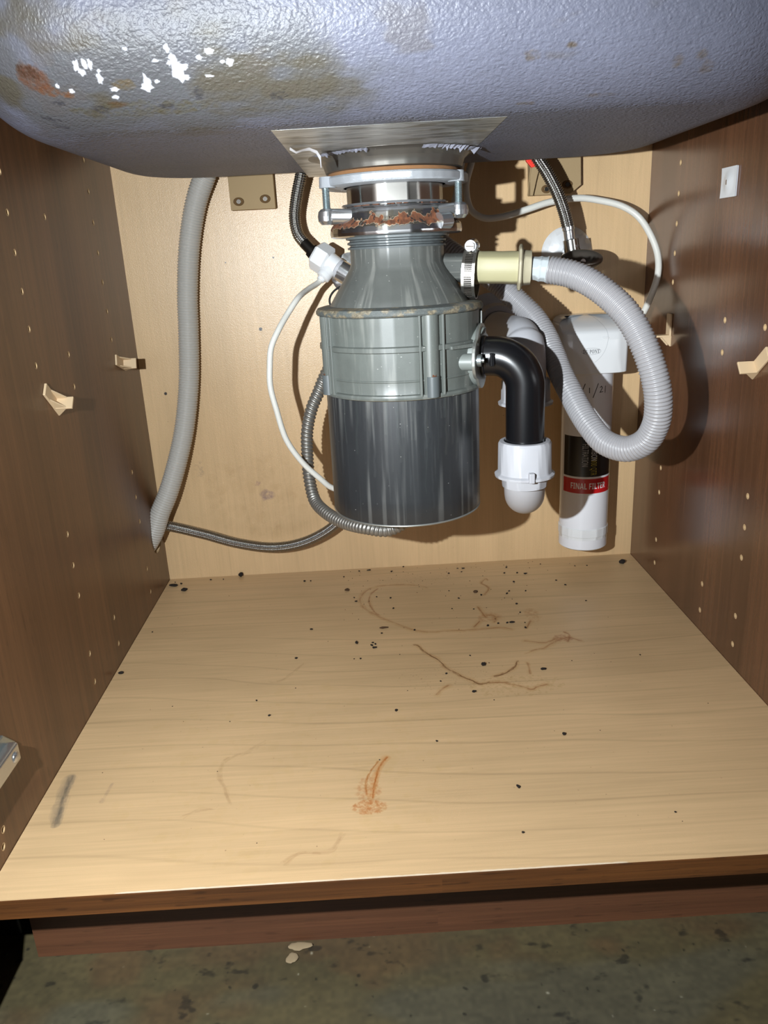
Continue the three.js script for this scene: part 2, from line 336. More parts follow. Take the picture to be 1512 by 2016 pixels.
const housingTex = ctex(runs([86, 90, 86], 11)[0]);
const coneTex = ctex(runs([78, 80, 77], 131)[0]);
const lipTex = (() => {      // grey plastic lip with tan lime crusted on top of it
  const [c] = paint(2048, 64, (i, j) => { const u = i / 2048, n = 0.9 + 0.2 * vn(i * 0.3, j * 0.3, 5), m = smooth(0.44, 0.60, fbm(u * 60, j / 22, 9, 4)) * smooth(0.3, 0.5, 1 - j / 64 + 0.25), t = 0.6 + 0.7 * fbm(u * 300, j / 6, 19, 3); return [(78 + (124 * t - 78) * m * 0.8) * n, (82 + (112 * t - 82) * m * 0.8) * n, (80 + (90 * t - 80) * m * 0.8) * n]; });
  return ctex(c, true, true);
})();
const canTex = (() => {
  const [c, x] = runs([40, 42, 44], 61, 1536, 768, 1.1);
  for (let i = 0; i < 260; i++) {      // lime drips of varied length; together they also paint in lamplight fading downward
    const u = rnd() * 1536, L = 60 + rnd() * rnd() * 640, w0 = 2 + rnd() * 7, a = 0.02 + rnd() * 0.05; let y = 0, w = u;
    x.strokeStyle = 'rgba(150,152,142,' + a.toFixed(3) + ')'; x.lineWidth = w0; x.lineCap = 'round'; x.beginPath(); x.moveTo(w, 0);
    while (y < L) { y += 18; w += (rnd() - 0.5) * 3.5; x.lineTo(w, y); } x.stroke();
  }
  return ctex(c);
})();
const rustTex = (() => {     // chromed clamp with rust eating along its seam; v runs up the ring
  const [c] = paint(2048, 256, (i, j) => {
    const u = i / 2048 * 12, v = 1 - j / 256, seam = 0.46 + 0.22 * (fbm(u * 2.5, 3, 7, 3) - 0.5), e = Math.abs(v - seam) * (v > seam ? 2.0 : 2.9);
    const patch = smooth(0.34, 0.58, fbm(u * 1.7, 2.2, 31, 3)), edge = fbm(u * 6, v * 5, 17, 4);
    const m = smooth(0.60, 0.48, e + 0.95 * (0.62 - edge) + 0.16 * (1 - patch)), halo = smooth(0.86, 0.5, e + 0.95 * (0.62 - edge) + 0.16 * (1 - patch));
    const n = 0.55 + 0.8 * fbm(u * 14, v * 10, 3, 4), pit = smooth(0.60, 0.72, fbm(u * 11, v * 7, 41, 3));
    let r = 205, g = 205, b = 206; r += (196 - r) * halo; g += (190 - g) * halo; b += (172 - b) * halo;
    const rr = 92 * n * (1 - 0.7 * pit), rg = 52 * n * (1 - 0.72 * pit), rb = 28 * n * (1 - 0.7 * pit);
    r += (rr - r) * m; g += (rg - g) * m; b += (rb - b) * m; return [r, g, b];
  }); return c;
})();
const rustMetal = (() => {     // metalness and roughness: rust is dull
  const [c] = canvasOf(2048, 256); const src = rustTex.getContext('2d').getImageData(0, 0, 2048, 256).data;
  const x = c.getContext('2d'), im = x.createImageData(2048, 256), d = im.data;
  for (let o = 0; o < d.length; o += 4) { const m = Math.max(smooth(18, 60, src[o] - src[o + 2]), smooth(150, 100, src[o])); d[o] = 0; d[o + 1] = 56 + 170 * m; d[o + 2] = 255 * (1 - m); d[o + 3] = 255; }
  x.putImageData(im, 0, 0); return c;
})();

// ------------------------------------------------------------------ materials
const std = (o) => new THREE.MeshStandardMaterial(o), phy = (o) => new THREE.MeshPhysicalMaterial(o);
const rep = (t, x, y) => { const c = t.clone(); c.needsUpdate = true; c.repeat.set(x, y); c.wrapS = c.wrapT = THREE.RepeatWrapping; return c; };
const M = {
  floor: phy({ map: floorTex, roughness: 0.42, bumpMap: rep(fineBump, 5, 4.4), bumpScale: 0.00003, specularIntensity: 0.8 }),
  back: phy({ map: backTex, roughness: 0.36, bumpMap: rep(fineBump, 4, 4.4), bumpScale: 0.00012 }),
  left: phy({ map: leftTex, roughness: 0.33, bumpMap: rep(fineBump, 6, 6), bumpScale: 0.00003 }),
  right: phy({ map: rightTex, ior: 1.7, roughness: 0.24, bumpMap: rep(fineBump, 6, 6), bumpScale: 0.00002 }),
  edge: phy({ map: edgeTex, roughness: 0.45 }),
  kick: phy({ map: kickTex, roughness: 0.5 }),
  lino: std({ map: linoTex, roughness: 0.62 }),
  particle: std({ color: 0xc9ab80, roughness: 0.95 }),
  darkPanel: std({ color: 0x5e3a24, roughness: 0.5 }),
  paint: std({ color: 0xb9b4aa, roughness: 0.9 }),
  counter: std({ color: 0x6b665e, roughness: 0.5 }),
  sink: std({ map: sinkTex, roughness: 0.5, bumpMap: rep(coatBump, 1.1 / 0.16, 0.98 / 0.16), bumpScale: 0.00055 }),
  sinkBottom: std({ map: sinkTex, roughness: 0.55, bumpMap: rep(coatBump, 1.1 / 0.15, 0.98 / 0.15), bumpScale: 0.0012 }),
  steelPatch: std({ map: steelPatchTex, metalness: 0.5, roughness: 0.34, bumpMap: rep(fineBump, 1, 30), bumpScale: 0.00004 }),
  coating: std({ color: 0x72737e, roughness: 0.7, side: THREE.DoubleSide }),
  whiteSheet: std({ color: 0xd8d8dc, roughness: 0.7, side: THREE.DoubleSide }),
  zinc: std({ color: 0xa9adb2, metalness: 0.55, roughness: 0.5, bumpMap: rep(fineBump, 3, 1), bumpScale: 0.00015 }),
  dullSteel: std({ color: 0x77746e, metalness: 0.85, roughness: 0.42 }),
  stainless: std({ color: 0xb9b6b0, metalness: 1, roughness: 0.24 }),
  bandSteel: std({ color: 0xa6a39c, metalness: 0.95, roughness: 0.36 }),
  chrome: std({ color: 0xc8cacc, metalness: 0.92, roughness: 0.22 }),
  bolt: std({ color: 0xaab4b6, metalness: 0.9, roughness: 0.34 }),
  rusty: std({ map: ctex(rustTex), metalnessMap: ctex(rustMetal, false), roughnessMap: ctex(rustMetal, false), metalness: 1, roughness: 1, bumpMap: ctex(rustMetal, false), bumpScale: 0.0006 }),
  rust: std({ color: 0x54301a, roughness: 0.95 }),
  fibre: std({ color: 0x7d5836, roughness: 0.9 }),
  cone: phy({ map: coneTex, roughness: 0.40 }),
  housing: phy({ map: housingTex, roughness: 0.42 }),
  grey: phy({ color: 0x4e5354, roughness: 0.4 }),
  lip: std({ map: lipTex, roughness: 0.6 }),
  crust: std({ color: 0xa5987c, roughness: 0.95 }),
  gold: std({ color: 0xb39a6a, roughness: 0.5, metalness: 0.4 }),
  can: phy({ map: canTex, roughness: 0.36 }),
  outlet: phy({ color: 0x6d726e, roughness: 0.45 }),
  flange: std({ color: 0xa3a5a0, metalness: 0.8, roughness: 0.42 }),
  abs: phy({ color: 0x0d0d0f, roughness: 0.26 }),
  pvc: phy({ color: 0xa6a6aa, roughness: 0.42 }),
  hose: phy({ color: 0xb0aeb0, roughness: 0.34, transmission: 0.40, thickness: 0, ior: 1.5 }),
  hoseLightened: phy({ color: 0xbdb9b2, roughness: 0.34, transmission: 0.14, thickness: 0, ior: 1.5 }),  // same hose plastic, colour lightened in place of light passing through it
  hoseEnd: phy({ color: 0xbfc6c8, roughness: 0.3, transmission: 0.25, thickness: 0 }),
  cream: phy({ color: 0x9e9876, roughness: 0.5 }),
  creamRing: phy({ color: 0x9f977f, roughness: 0.55 }),
  tube: phy({ color: 0xdcdad2, roughness: 0.35, transmission: 0.15, thickness: 0 }),
  braid: std({ color: 0xa09e9a, metalness: 1, roughness: 0.28 }),
  darkMetal: std({ color: 0x3a3632, metalness: 0.9, roughness: 0.38 }),
  handle: std({ color: 0x6e6860, metalness: 0.75, roughness: 0.36 }),
  conduit: std({ color: 0x8f8c86, metalness: 0.75, roughness: 0.42 }),
  white: phy({ color: 0xd2d3d4, roughness: 0.28 }),
  clip: phy({ color: 0xcdb38f, roughness: 0.5 }),
  red: phy({ color: 0xd8260e, roughness: 0.45 }),
  block: std({ color: 0x98815e, roughness: 0.8 }),
  blockDark: std({ color: 0x5c4426, roughness: 0.95 }),
  black: std({ color: 0x0a0a0a, roughness: 0.5 }),
  debris: std({ color: 0x1c130c, roughness: 0.95 }),
  debris2: std({ color: 0x4c3520, roughness: 0.95 }),
  pale: std({ color: 0x8c7a5e, roughness: 0.9 }),
};

// ------------------------------------------------------------------ the flashlight (outside the frame, to the left of the camera)
{
  const g = thing('flashlight', 'small black flashlight shining into the cabinet from the front', 'flashlight', [LAMP.x, LAMP.y, LAMP.z]);
  mesh('body', at(new THREE.CylinderGeometry(0.012, 0.012, 0.09, 32).rotateX(Math.PI / 2), 0, 0, 0.075), M.black, g);
  mesh('head', along(lathe([[0, 0], [0.012, 0], [0.018, 0.02], [0.018, 0.028], [0.016, 0.028], [0.015, 0.024], [0, 0.024]], 40), V(0, 0, 0.034), V(0, 0, 0)), M.black, g);
  mesh('lens', at(new THREE.CircleGeometry(0.006, 32).rotateY(Math.PI), 0, 0, 0.0095), std({ color: 0xffffff, emissive: 0xffffff, emissiveIntensity: 4 }), g);
  const l = new THREE.PointLight(LAMP_COLOR, LAMP_SPILL, 0, 2);
  const sp = new THREE.SpotLight(LAMP_COLOR, LAMP_BEAM, 0, 26 * Math.PI / 180, 1, 2); sp.target.position.copy(LAMP_AIM); scene.add(sp.target);
  for (const q of [l, sp]) { q.position.copy(LAMP); q.castShadow = true; q.shadow.radius = 0.26; q.shadow.camera.near = 0.02; q.shadow.mapSize.set(2048, 2048); scene.add(q); }
  g.lookAt(g.position.clone().multiplyScalar(2).sub(LAMP_AIM));
}

// ------------------------------------------------------------------ kitchen shell
const FY = -0.116;
{
  const shell = (name, geo, mat, label) => tag(mesh(name, geo, mat), label, 'structure', null, 'structure');
  const fl = box(-1.8, 1.8, FY - 0.05, FY, -0.03, 3.0);
  { const p = fl.attributes.position, u = fl.attributes.uv; for (let i = 0; i < p.count; i++) u.setXY(i, (p.getX(i) + 0.7) / 1.4, (p.getZ(i) - 0.45) / 0.7); }
  shell('floor_kitchen', fl, M.lino, 'worn olive green kitchen floor with brown stains before the cabinet');
  shell('wall_kitchen_back', box(-1.85, 1.85, FY, 2.35, -0.09, -0.03), M.paint, 'plain kitchen wall behind the cabinet');
  shell('wall_kitchen_front', box(-1.85, 1.85, FY, 2.35, 3.0, 3.06), M.paint, 'plain kitchen wall behind the camera');
  shell('wall_kitchen_left', box(-1.86, -1.8, FY, 2.35, -0.03, 3.0), M.paint, 'plain kitchen wall far to the left');
  shell('wall_kitchen_right', box(1.8, 1.86, FY, 2.35, -0.03, 3.0), M.paint, 'plain kitchen wall far to the right');
  shell('ceiling', box(-1.86, 1.86, 2.35, 2.4, -0.09, 3.06), M.paint, 'plain kitchen ceiling');
}

// ------------------------------------------------------------------ cabinet
const TOP = 0.70, PT = 0.016;
const ROW = (k) => 0.0236 + 0.032 * k;
function sidePanel(name, label, side, mat, holes, bigHole) {
  const g = struct(name, label, [side * W2, 0, 0]);
  const rect = () => { const s = new THREE.Shape(); s.moveTo(0, -PT); s.lineTo(D, -PT); s.lineTo(D, TOP); s.lineTo(0, TOP); s.closePath(); return s; };
  const circ = (z, y, r, n = 14) => { const h = new THREE.Path(); for (let k = 0; k <= n; k++) { const a = -k / n * Math.PI * 2; k ? h.lineTo(z + Math.cos(a) * r, y + Math.sin(a) * r) : h.moveTo(z + r, y); } return h; };
  const s = rect(), s2 = rect();
  for (const [z, y] of holes) s.holes.push(circ(z, y, 0.0027));
  if (bigHole) { s.holes.push(circ(...bigHole, 32)); s2.holes.push(circ(...bigHole, 32)); }
  const uvm = (geo) => { const u = geo.attributes.uv; for (let i = 0; i < u.count; i++) u.setXY(i, u.getX(i) / D, (u.getY(i) + PT) / (1566 / 1280 * D)); return geo; };
  // shape x -> world z, extrude depth -> away from the cabinet
  const place = (geo, off) => { uvm(geo); geo.rotateY(-Math.PI / 2); /* x->z, z->-x */ if (side > 0) geo.scale(-1, 1, 1); geo.translate(side * off, 0, 0); if (side > 0) { const ix = geo.index; const p = geo.toNonIndexed ? (ix ? geo.toNonIndexed() : geo) : geo; const a = p.attributes; for (const k of ['position', 'normal', 'uv']) { const it = a[k].itemSize, arr = a[k].array; for (let i = 0; i < a[k].count; i += 3) for (let c = 0; c < it; c++) { const t = arr[(i + 1) * it + c]; arr[(i + 1) * it + c] = arr[(i + 2) * it + c]; arr[(i + 2) * it + c] = t; } } return p; } return geo; };
  mesh('panel', place(new THREE.ExtrudeGeometry(s, { depth: 0.010, bevelEnabled: false, curveSegments: 6 }), 0), mat, g);
  mesh('backing', place(new THREE.ExtrudeGeometry(s2, { depth: PT - 0.0101, bevelEnabled: false }), 0.0101), M.darkPanel, g);
  const liner = new THREE.CylinderGeometry(0.00262, 0.00262, 0.0096, 14, 1, true).rotateZ(Math.PI / 2);
  const rim = new THREE.RingGeometry(0.0024, 0.0031, 14).rotateY(-side * Math.PI / 2);
  const hole = merge([liner.translate(side * 0.0049, 0, 0), rim.translate(-side * 0.00012, 0, 0)]);
  const lm = M.particle.clone(); lm.side = THREE.DoubleSide;
  holes.forEach(([z, y]) => { const m = mesh('shelf_pin_hole', hole, lm, g); m.position.set(0, y, z); });
  if (bigHole) mesh('hole_edge', new THREE.CylinderGeometry(bigHole[2] - 0.0001, bigHole[2] - 0.0001, PT - 0.0006, 40, 1, true).rotateZ(Math.PI / 2).translate(side * PT / 2, bigHole[1], bigHole[0]), lm, g);
  mesh('edge_band', box(-PT * (side < 0 ? 1 : 0), PT * (side > 0 ? 1 : 0), -PT, TOP, D, D + 0.0008), M.edge, g);
  return g;
}
{
  const L = [], R = [];
  for (const k of [0, 1, 3, 4, 5, 10, 11, 12, 13, 14, 15, 16, 17]) L.push([0.0958, ROW(k)]);
  for (const k of [0, 1, 3, 4, 5, 10, 11, 12, 13, 14, 15, 16]) L.push([0.3197, ROW(k)]);
  for (const k of [0, 1, 9, 10, 14]) L.push([0.2372, ROW(k)]);
  L.push([0.536, ROW(0)], [0.541, 0.012]);
  for (const k of [0, 1, 3, 4, 11, 12, 13, 14, 15]) R.push([0.0932, ROW(k)]);
  for (const k of [0, 1, 3, 4, 5, 10]) R.push([0.3182, ROW(k)]);
  for (const k of [0, 1, 9, 10]) R.push([0.2364, ROW(k)]);
  sidePanel('wall_left', 'dark brown wood grain cabinet side panel with shelf pin holes and a hose hole, on the left', -1, M.left, L, [0.036, 0.079, 0.024]);
  sidePanel('wall_right', 'dark brown glossy cabinet side panel with shelf pin holes and a scratch, on the right', 1, M.right, R, null);
  const bk = box(-W2, W2, -PT, TOP, -0.012, 0); { const p = bk.attributes.position, u = bk.attributes.uv; for (let i = 0; i < p.count; i++) u.setXY(i, (p.getX(i) + W2) / (2 * W2), p.getY(i) / (1584 / 1440 * 2 * W2)); }
  tag(mesh('wall_back', bk, M.back), 'pale maple laminate back panel of the cabinet with stray marks', 'structure', null, 'structure');
  const f = struct('floor', 'pale maple laminate cabinet floor with rust and water stains');
  const fb = box(-W2 + 0.0004, W2 - 0.0004, -PT, 0, 0.0002, D); { const p = fb.attributes.position, u = fb.attributes.uv; for (let i = 0; i < p.count; i++) u.setXY(i, (p.getX(i) + W2) / (2 * W2), 1 - p.getZ(i) / (1816 / 2048 * 2 * W2)); }
  mesh('floor_panel', fb, M.floor, f);
  const eb = box(-W2, W2, -PT, -0.0003, D, D + 0.0012); { const p = eb.attributes.position, u = eb.attributes.uv; for (let i = 0; i < p.count; i++) u.setXY(i, p.getX(i) / 0.656, p.getY(i) / 0.033); }
  tag(mesh('edge_band', eb, M.edge, f), 'darker brown front edge strip');
  const kb = box(-0.3325, 0.60, FY, -PT, 0.507, 0.523); { const p = kb.attributes.position, u = kb.attributes.uv; for (let i = 0; i < p.count; i++) u.setXY(i, p.getX(i) / 0.656, p.getY(i) / 0.131); }
  tag(mesh('trim_1', kb, M.kick), 'reddish brown recessed kick board under the cabinet', 'structure', null, 'structure');
  // worktop over the cabinet with a cut-out for the basin
  const s = new THREE.Shape(); s.moveTo(-1.2, -0.64); s.lineTo(1.2, -0.64); s.lineTo(1.2, 0.02); s.lineTo(-1.2, 0.02); s.closePath();
  const h = new THREE.Path(); h.moveTo(-0.312, -0.525); h.lineTo(-0.312, -0.074); h.lineTo(0.316, -0.074); h.lineTo(0.316, -0.525); h.closePath(); s.holes.push(h);
  tag(mesh('worktop', new THREE.ExtrudeGeometry(s, { depth: 0.035, bevelEnabled: false }).rotateX(-Math.PI / 2).translate(0, TOP, 0), M.counter), 'grey kitchen worktop above the sink cabinet', 'worktop');
}
{ // the open left door, whose shade falls on the kitchen floor
  const d = thing('cabinet_door', 'dark brown cabinet door standing open on the left', 'door', [-0.327, 0, 0.605]);
  mesh('panel', rbox(-0.009, 0.009, -0.014, 0.69, 0, 0.33, 0.002), M.darkPanel, d);
  mesh('handle', sweep([[0.009, 0.5, 0.29], [0.03, 0.5, 0.29], [0.032, 0.51, 0.29], [0.032, 0.59, 0.29], [0.03, 0.6, 0.29], [0.009, 0.6, 0.29]], 0.004, 0.004, 12), M.darkMetal, d);
}
{ // dishwasher beyond the left side panel
  const d = thing('dishwasher', 'black dishwasher standing left of the sink cabinet', 'dishwasher', [-0.65, FY, 0]);
  mesh('body', rbox(-0.295, 0.295, 0.09, 0.81, 0.0, 0.56, 0.004), M.black, d);
  mesh('kick_plate', rbox(-0.295, 0.295, 0, 0.089, 0.46, 0.50, 0.003), M.black, d);
}

// ------------------------------------------------------------------ sink
{
  const x0 = -0.3013, x1 = 0.3054, z0 = 0.084, z1 = 0.5141, yb = 0.5082, R = 0.0674, rc = 0.1147;
  const sk = thing('sink', 'grey coated underside of the kitchen sink basin with rust and chipped paint', 'sink', [0, yb, 0]);
  const loops = [];
  const ring = (ins, y) => {
    const r = Math.max(rc - ins, 0.004), l = [], q = 20, st = 24;
    const cx = [x1 - ins - r, x0 + ins + r], cz = [z1 - ins - r, z0 + ins + r];
    for (const [a, b, o] of [[cx[0], cz[0], 0], [cx[1], cz[0], 1], [cx[1], cz[1], 2], [cx[0], cz[1], 3]]) {
      for (let k = 0; k < q; k++) { const t = (o + k / q) * Math.PI / 2; l.push([a + Math.cos(t) * r, y, b + Math.sin(t) * r]); }
      const na = [[cx[1], cz[0]], [cx[1], cz[1]], [cx[0], cz[1]], [cx[0], cz[0]]][o], t = (o + 1) * Math.PI / 2;
      for (let k = 0; k < st; k++) { const f = k / st; l.push([a + (na[0] - a) * f + Math.cos(t) * r, y, b + (na[1] - b) * f + Math.sin(t) * r]); }
    }
    return l;
  };
  const DR = [0.001, 0.252];
  // flat bottom: loops shrinking to the drain
  const outer = ring(R, yb);
  for (const f of [0.02, 0.25, 0.5, 0.75]) loops.push(outer.map((p) => { const a = Math.atan2(p[2] - DR[1], p[0] - DR[0]), rr = 0.056; const ix = DR[0] + Math.cos(a) * rr, iz = DR[1] + Math.sin(a) * rr; return [ix + (p[0] - ix) * f, yb, iz + (p[2] - iz) * f]; }));
  const nT = 18; for (let i = 0; i <= nT; i++) { const t = i / nT * Math.PI / 2; loops.push(ring(R * (1 - Math.sin(t)), yb + R * (1 - Math.cos(t)))); }
  for (const y of [0.60, 0.64, 0.68, TOP]) loops.push(ring(-(y - yb - R) * 0.03, y));
  const n = outer.length, pos = [], uv = [], idx = [];
  loops.forEach((l, r) => l.forEach((p, k) => {
    const a = l[(k + n - 1) % n], b = l[(k + 1) % n]; let tx = b[0] - a[0], tz = b[2] - a[2]; const q = Math.hypot(tx, tz) || 1; const nx = tz / q, nz = -tx / q;   // outward in plan
    const up = Math.max(p[1] - yb, 0), u = p[0] + nx * up, v = p[2] + nz * up;
    pos.push(p[0], p[1] - yb, p[2]); uv.push((u + 0.55) / 1.1, 1 - (v + 0.2) / 0.98);
  }));
  for (let r = 0; r + 1 < loops.length; r++) for (let k = 0; k < n; k++) { const a = r * n + k, b = r * n + (k + 1) % n, c = a + n, d = b + n; idx.push(a, b, c, c, b, d); }
  const g = new THREE.BufferGeometry(); g.setAttribute('position', new THREE.Float32BufferAttribute(pos, 3)); g.setAttribute('uv', new THREE.Float32BufferAttribute(uv, 2)); g.setIndex(idx); g.computeVertexNormals();
  const rows = 4 + 2, cut = rows * n * 6, piece = (a, b) => { const q = new THREE.BufferGeometry(); for (const k of ['position', 'normal', 'uv']) q.setAttribute(k, g.attributes[k]); q.setIndex(idx.slice(a, b)); return q; };
  mesh('basin', piece(cut, idx.length), M.sink, sk);
  tag(mesh('basin_bottom', piece(0, cut), M.sinkBottom, sk), 'flat bottom with a coarser textured coat');
  sk.rotation.z = 0.006;
  // bare steel left around the drain, a thin sheet proud of the coat
  const ps = new THREE.Shape(); ps.moveTo(-0.0905, -0.4375); ps.lineTo(0.0715, -0.4425); ps.lineTo(0.075, -0.09); ps.lineTo(-0.086, -0.09); ps.closePath();
  const ph = new THREE.Path(); ph.absarc(DR[0], -DR[1], 0.05, 0, Math.PI * 2, true); ps.holes.push(ph);
  const pg = new THREE.ExtrudeGeometry(ps, { depth: 0.0001, bevelEnabled: false, curveSegments: 32 }).rotateX(-Math.PI / 2).translate(0, -0.00022, 0);
  { const p = pg.attributes.position, u = pg.attributes.uv; for (let i = 0; i < p.count; i++) u.setXY(i, (p.getX(i) + 0.1) / 0.2, (p.getZ(i)) / 0.45); }
  tag(mesh('bare_steel_patch', pg, M.steelPatch, sk), 'uncoated brushed steel patch around the drain');
  mesh('drain_rim', at(lathe([[0.044, -0.0144], [0.0600, -0.0144], [0.0625, -0.0135], [0.0632, -0.011], [0.0650, -0.006], [0.0690, -0.0022], [0.0740, -0.0008], [0.0775, -0.0003], [0.0775, 0.0], [0.044, 0.0]], 72), DR[0], 0, DR[1]), M.dullSteel, sk);
  // torn strips of coating curling down around the drain
  const ribbon = (pts, w) => {
    const pos = [], idx = []; pts.forEach((p, i) => { const q = w * (0.5 + 0.5 * rnd()) * (i === pts.length - 1 ? 0.3 : 1); pos.push(p[0], p[1], p[2] - q, p[0] + 0.002 * rnd(), p[1] + 0.002 * rnd(), p[2] + q); if (i) { const a = i * 2; idx.push(a - 2, a - 1, a, a, a - 1, a + 1); } });
    const g = new THREE.BufferGeometry(); g.setAttribute('position', new THREE.Float32BufferAttribute(pos, 3)); g.setAttribute('uv', new THREE.Float32BufferAttribute(new Float32Array(pos.length / 3 * 2), 2)); g.setIndex(idx); g.computeVertexNormals(); return g;
  };
  const jag = (a0, a1, r, n, dep) => {       // strip along the drain rim with a torn lower edge
    const pos = [], idx = []; for (let i = 0; i <= n; i++) { const t = (a0 + (a1 - a0) * i / n) * Math.PI / 180, q = r + 0.004 * (rnd() - 0.5), d = dep * (0.25 + (i % 2 ? 0.9 : 0.2) * rnd()), k = r - 0.006 + 0.004 * rnd(); pos.push(DR[0] + Math.sin(t) * q, -0.0012, DR[1] + Math.cos(t) * q, DR[0] + Math.sin(t) * k, -0.0012 - d, DR[1] + Math.cos(t) * k); if (i) { const o = i * 2; idx.push(o - 2, o - 1, o, o, o - 1, o + 1); } }
    const g = new THREE.BufferGeometry(); g.setAttribute('position', new THREE.Float32BufferAttribute(pos, 3)); g.setAttribute('uv', new THREE.Float32BufferAttribute(new Float32Array(pos.length / 3 * 2), 2)); g.setIndex(idx); return toCreasedNormals(g, 0.4);
  };
  const curl = ribbon([[-0.086, -0.0016, 0.346], [-0.081, -0.0045, 0.346], [-0.076, -0.0030, 0.347], [-0.070, -0.0028, 0.347], [-0.0650, -0.0052, 0.347], [-0.0625, -0.010, 0.346], [-0.0620, -0.0165, 0.344]], 0.0065);
  tag(mesh('torn_coating', curl, M.whiteSheet, sk), 'white curl of torn coating hanging by the drain');
  mesh('torn_coating', jag(16, 70, 0.081, 34, 0.0048), M.coating, sk);
  mesh('torn_coating', jag(-62, -18, 0.080, 28, 0.003), M.coating, sk);
}

// ------------------------------------------------------------------ garbage disposer
const AX = 0.001, AZ = 0.252;
{
  const g = thing('garbage_disposer', 'grey and black cylindrical garbage disposer hanging under the sink', 'disposer', [AX, 0, AZ]);
  const pol = (deg, r, y) => V(Math.sin(deg * Math.PI / 180) * r, y, Math.cos(deg * Math.PI / 180) * r);
  // lower can
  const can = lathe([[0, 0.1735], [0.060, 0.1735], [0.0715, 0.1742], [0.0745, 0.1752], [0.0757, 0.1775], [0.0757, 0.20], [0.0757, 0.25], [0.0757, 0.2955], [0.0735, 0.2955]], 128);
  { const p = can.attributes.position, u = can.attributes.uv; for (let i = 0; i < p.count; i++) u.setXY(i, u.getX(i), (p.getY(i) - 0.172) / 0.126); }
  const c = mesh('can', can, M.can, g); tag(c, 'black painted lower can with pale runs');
  mesh('bottom_rim', at(new THREE.TorusGeometry(0.0748, 0.0011, 8, 128).rotateX(Math.PI / 2), 0, 0.1752, 0), M.flange, c);
  mesh('can_seam', at(new THREE.TorusGeometry(0.0762, 0.0009, 8, 128).rotateX(Math.PI / 2), 0, 0.2968, 0), M.gold, c);
  // upper housing
  const hp = [[0.074, 0.2965], [0.0782, 0.2965], [0.0788, 0.2985], [0.0780, 0.3005], [0.0752, 0.3012], [0.0757, 0.312], [0.0764, 0.3128], [0.0764, 0.3136], [0.0758, 0.3142], [0.0765, 0.3385], [0.0790, 0.3395], [0.0790, 0.3435], [0.0766, 0.3445], [0.0772, 0.3695], [0.070, 0.3705]];
  const hg = lathe(hp, 128); { const p = hg.attributes.position, u = hg.attributes.uv; for (let i = 0; i < p.count; i++) u.setXY(i, u.getX(i), (p.getY(i) - 0.296) / 0.075); }
  const hs = mesh('housing', hg, M.housing, g);
  const ribG = (deg, w = 0.0022, d = 0.0042, y0 = 0.299, y1 = 0.371) => { const b = rbox(-w / 2, w / 2, y0, y1, 0.0735, 0.0765 + d - 0.001, 0.0006, 2); return b.rotateY(deg * Math.PI / 180); };
  for (const d of [-73, -62.5, -57.8, 10, 26.5, 79, 84, 120, 160, 200, 240]) mesh('rib', ribG(d), M.housing, hs);
  for (const d of [18.3, -67.8, 137, 222]) {
    const a = pol(d, 0.0735, 0.300), b = pol(d, 0.0735, 0.3705); mesh('screw_column', rod(a, b, 0.0078, 0.0082, 28), M.housing, hs);
    const s = mesh('screw_boss', rod(pol(d, 0.0772, 0.298), pol(d, 0.0772, 0.3165), 0.0062, 0.0062, 24), M.grey, hs);
    const sc = mesh('screw', merge([rod(pol(d, 0.0772, 0.3165), pol(d, 0.0772, 0.3185), 0.0046, 0.0044, 8), rod(pol(d, 0.0772, 0.318), pol(d, 0.0772, 0.3212), 0.003, 0.0028, 6)]), M.rust, hs); tag(sc, 'rusty screw');
  }
  // crust of lime along the lip
  const lip = mesh('lip', lathe([[0.062, 0.3705], [0.0795, 0.3702], [0.0806, 0.3716], [0.0806, 0.3738], [0.0790, 0.3762], [0.074, 0.3775], [0.062, 0.3782]], 128), M.lip, g);
  // cone and neck
  const cg = lathe([[0.0665, 0.3775], [0.0655, 0.3800], [0.0630, 0.3840], [0.0545, 0.3975], [0.0478, 0.4075], [0.0455, 0.4118], [0.0444, 0.4150], [0.0442, 0.4285], [0.0435, 0.4285]], 96);
  { const p = cg.attributes.position, u = cg.attributes.uv; for (let i = 0; i < p.count; i++) u.setXY(i, u.getX(i), (p.getY(i) - 0.376) / 0.054); }
  mesh('cone', cg, M.cone, g);
  mesh('threaded_collar', lathe([[0.042, 0.4280], [0.0462, 0.4282], [0.0464, 0.4298], [0.0440, 0.4308], [0.0438, 0.4318], [0.0464, 0.4326], [0.0466, 0.4342], [0.0442, 0.4352], [0.0442, 0.4362], [0.0476, 0.4370], [0.0478, 0.4392], [0.044, 0.4396]], 96), M.grey, g);
  // mounting: lower rusty ring, upper chrome ring with ears, stainless neck, zinc ring, gasket
  const lr = lathe([[0.046, 0.4388], [0.0592, 0.4388], [0.0612, 0.4398], [0.0618, 0.4425], [0.0612, 0.4468], [0.0596, 0.4495], [0.0572, 0.4515], [0.0560, 0.4545], [0.0552, 0.4582], [0.0535, 0.4620], [0.0500, 0.4642], [0.0450, 0.4648]], 128);
  { const p = lr.attributes.position, u = lr.attributes.uv; for (let i = 0; i < p.count; i++) u.setXY(i, u.getX(i), (p.getY(i) - 0.4385) / 0.0265); }
  const low = mesh('clamp_ring', lr, M.rusty, g); tag(low, 'chromed clamp ring rusted through along its seam');
  const flakes = []; for (let i = 0; i < 60; i++) { const a = -95 + rnd() * 190; flakes.push(new THREE.IcosahedronGeometry(1, 1).scale(0.001 + rnd() * 0.0022, 0.0005 + rnd() * 0.0011, 0.0007 + rnd() * 0.0006).rotateY(a * Math.PI / 180).translate(...pol(a, 0.0452 + rnd() * 0.0016, 0.4650 + rnd() * 0.0012).toArray())); }
  mesh('rust_flakes', merge(flakes), M.rust, low).userData.kind = 'stuff';
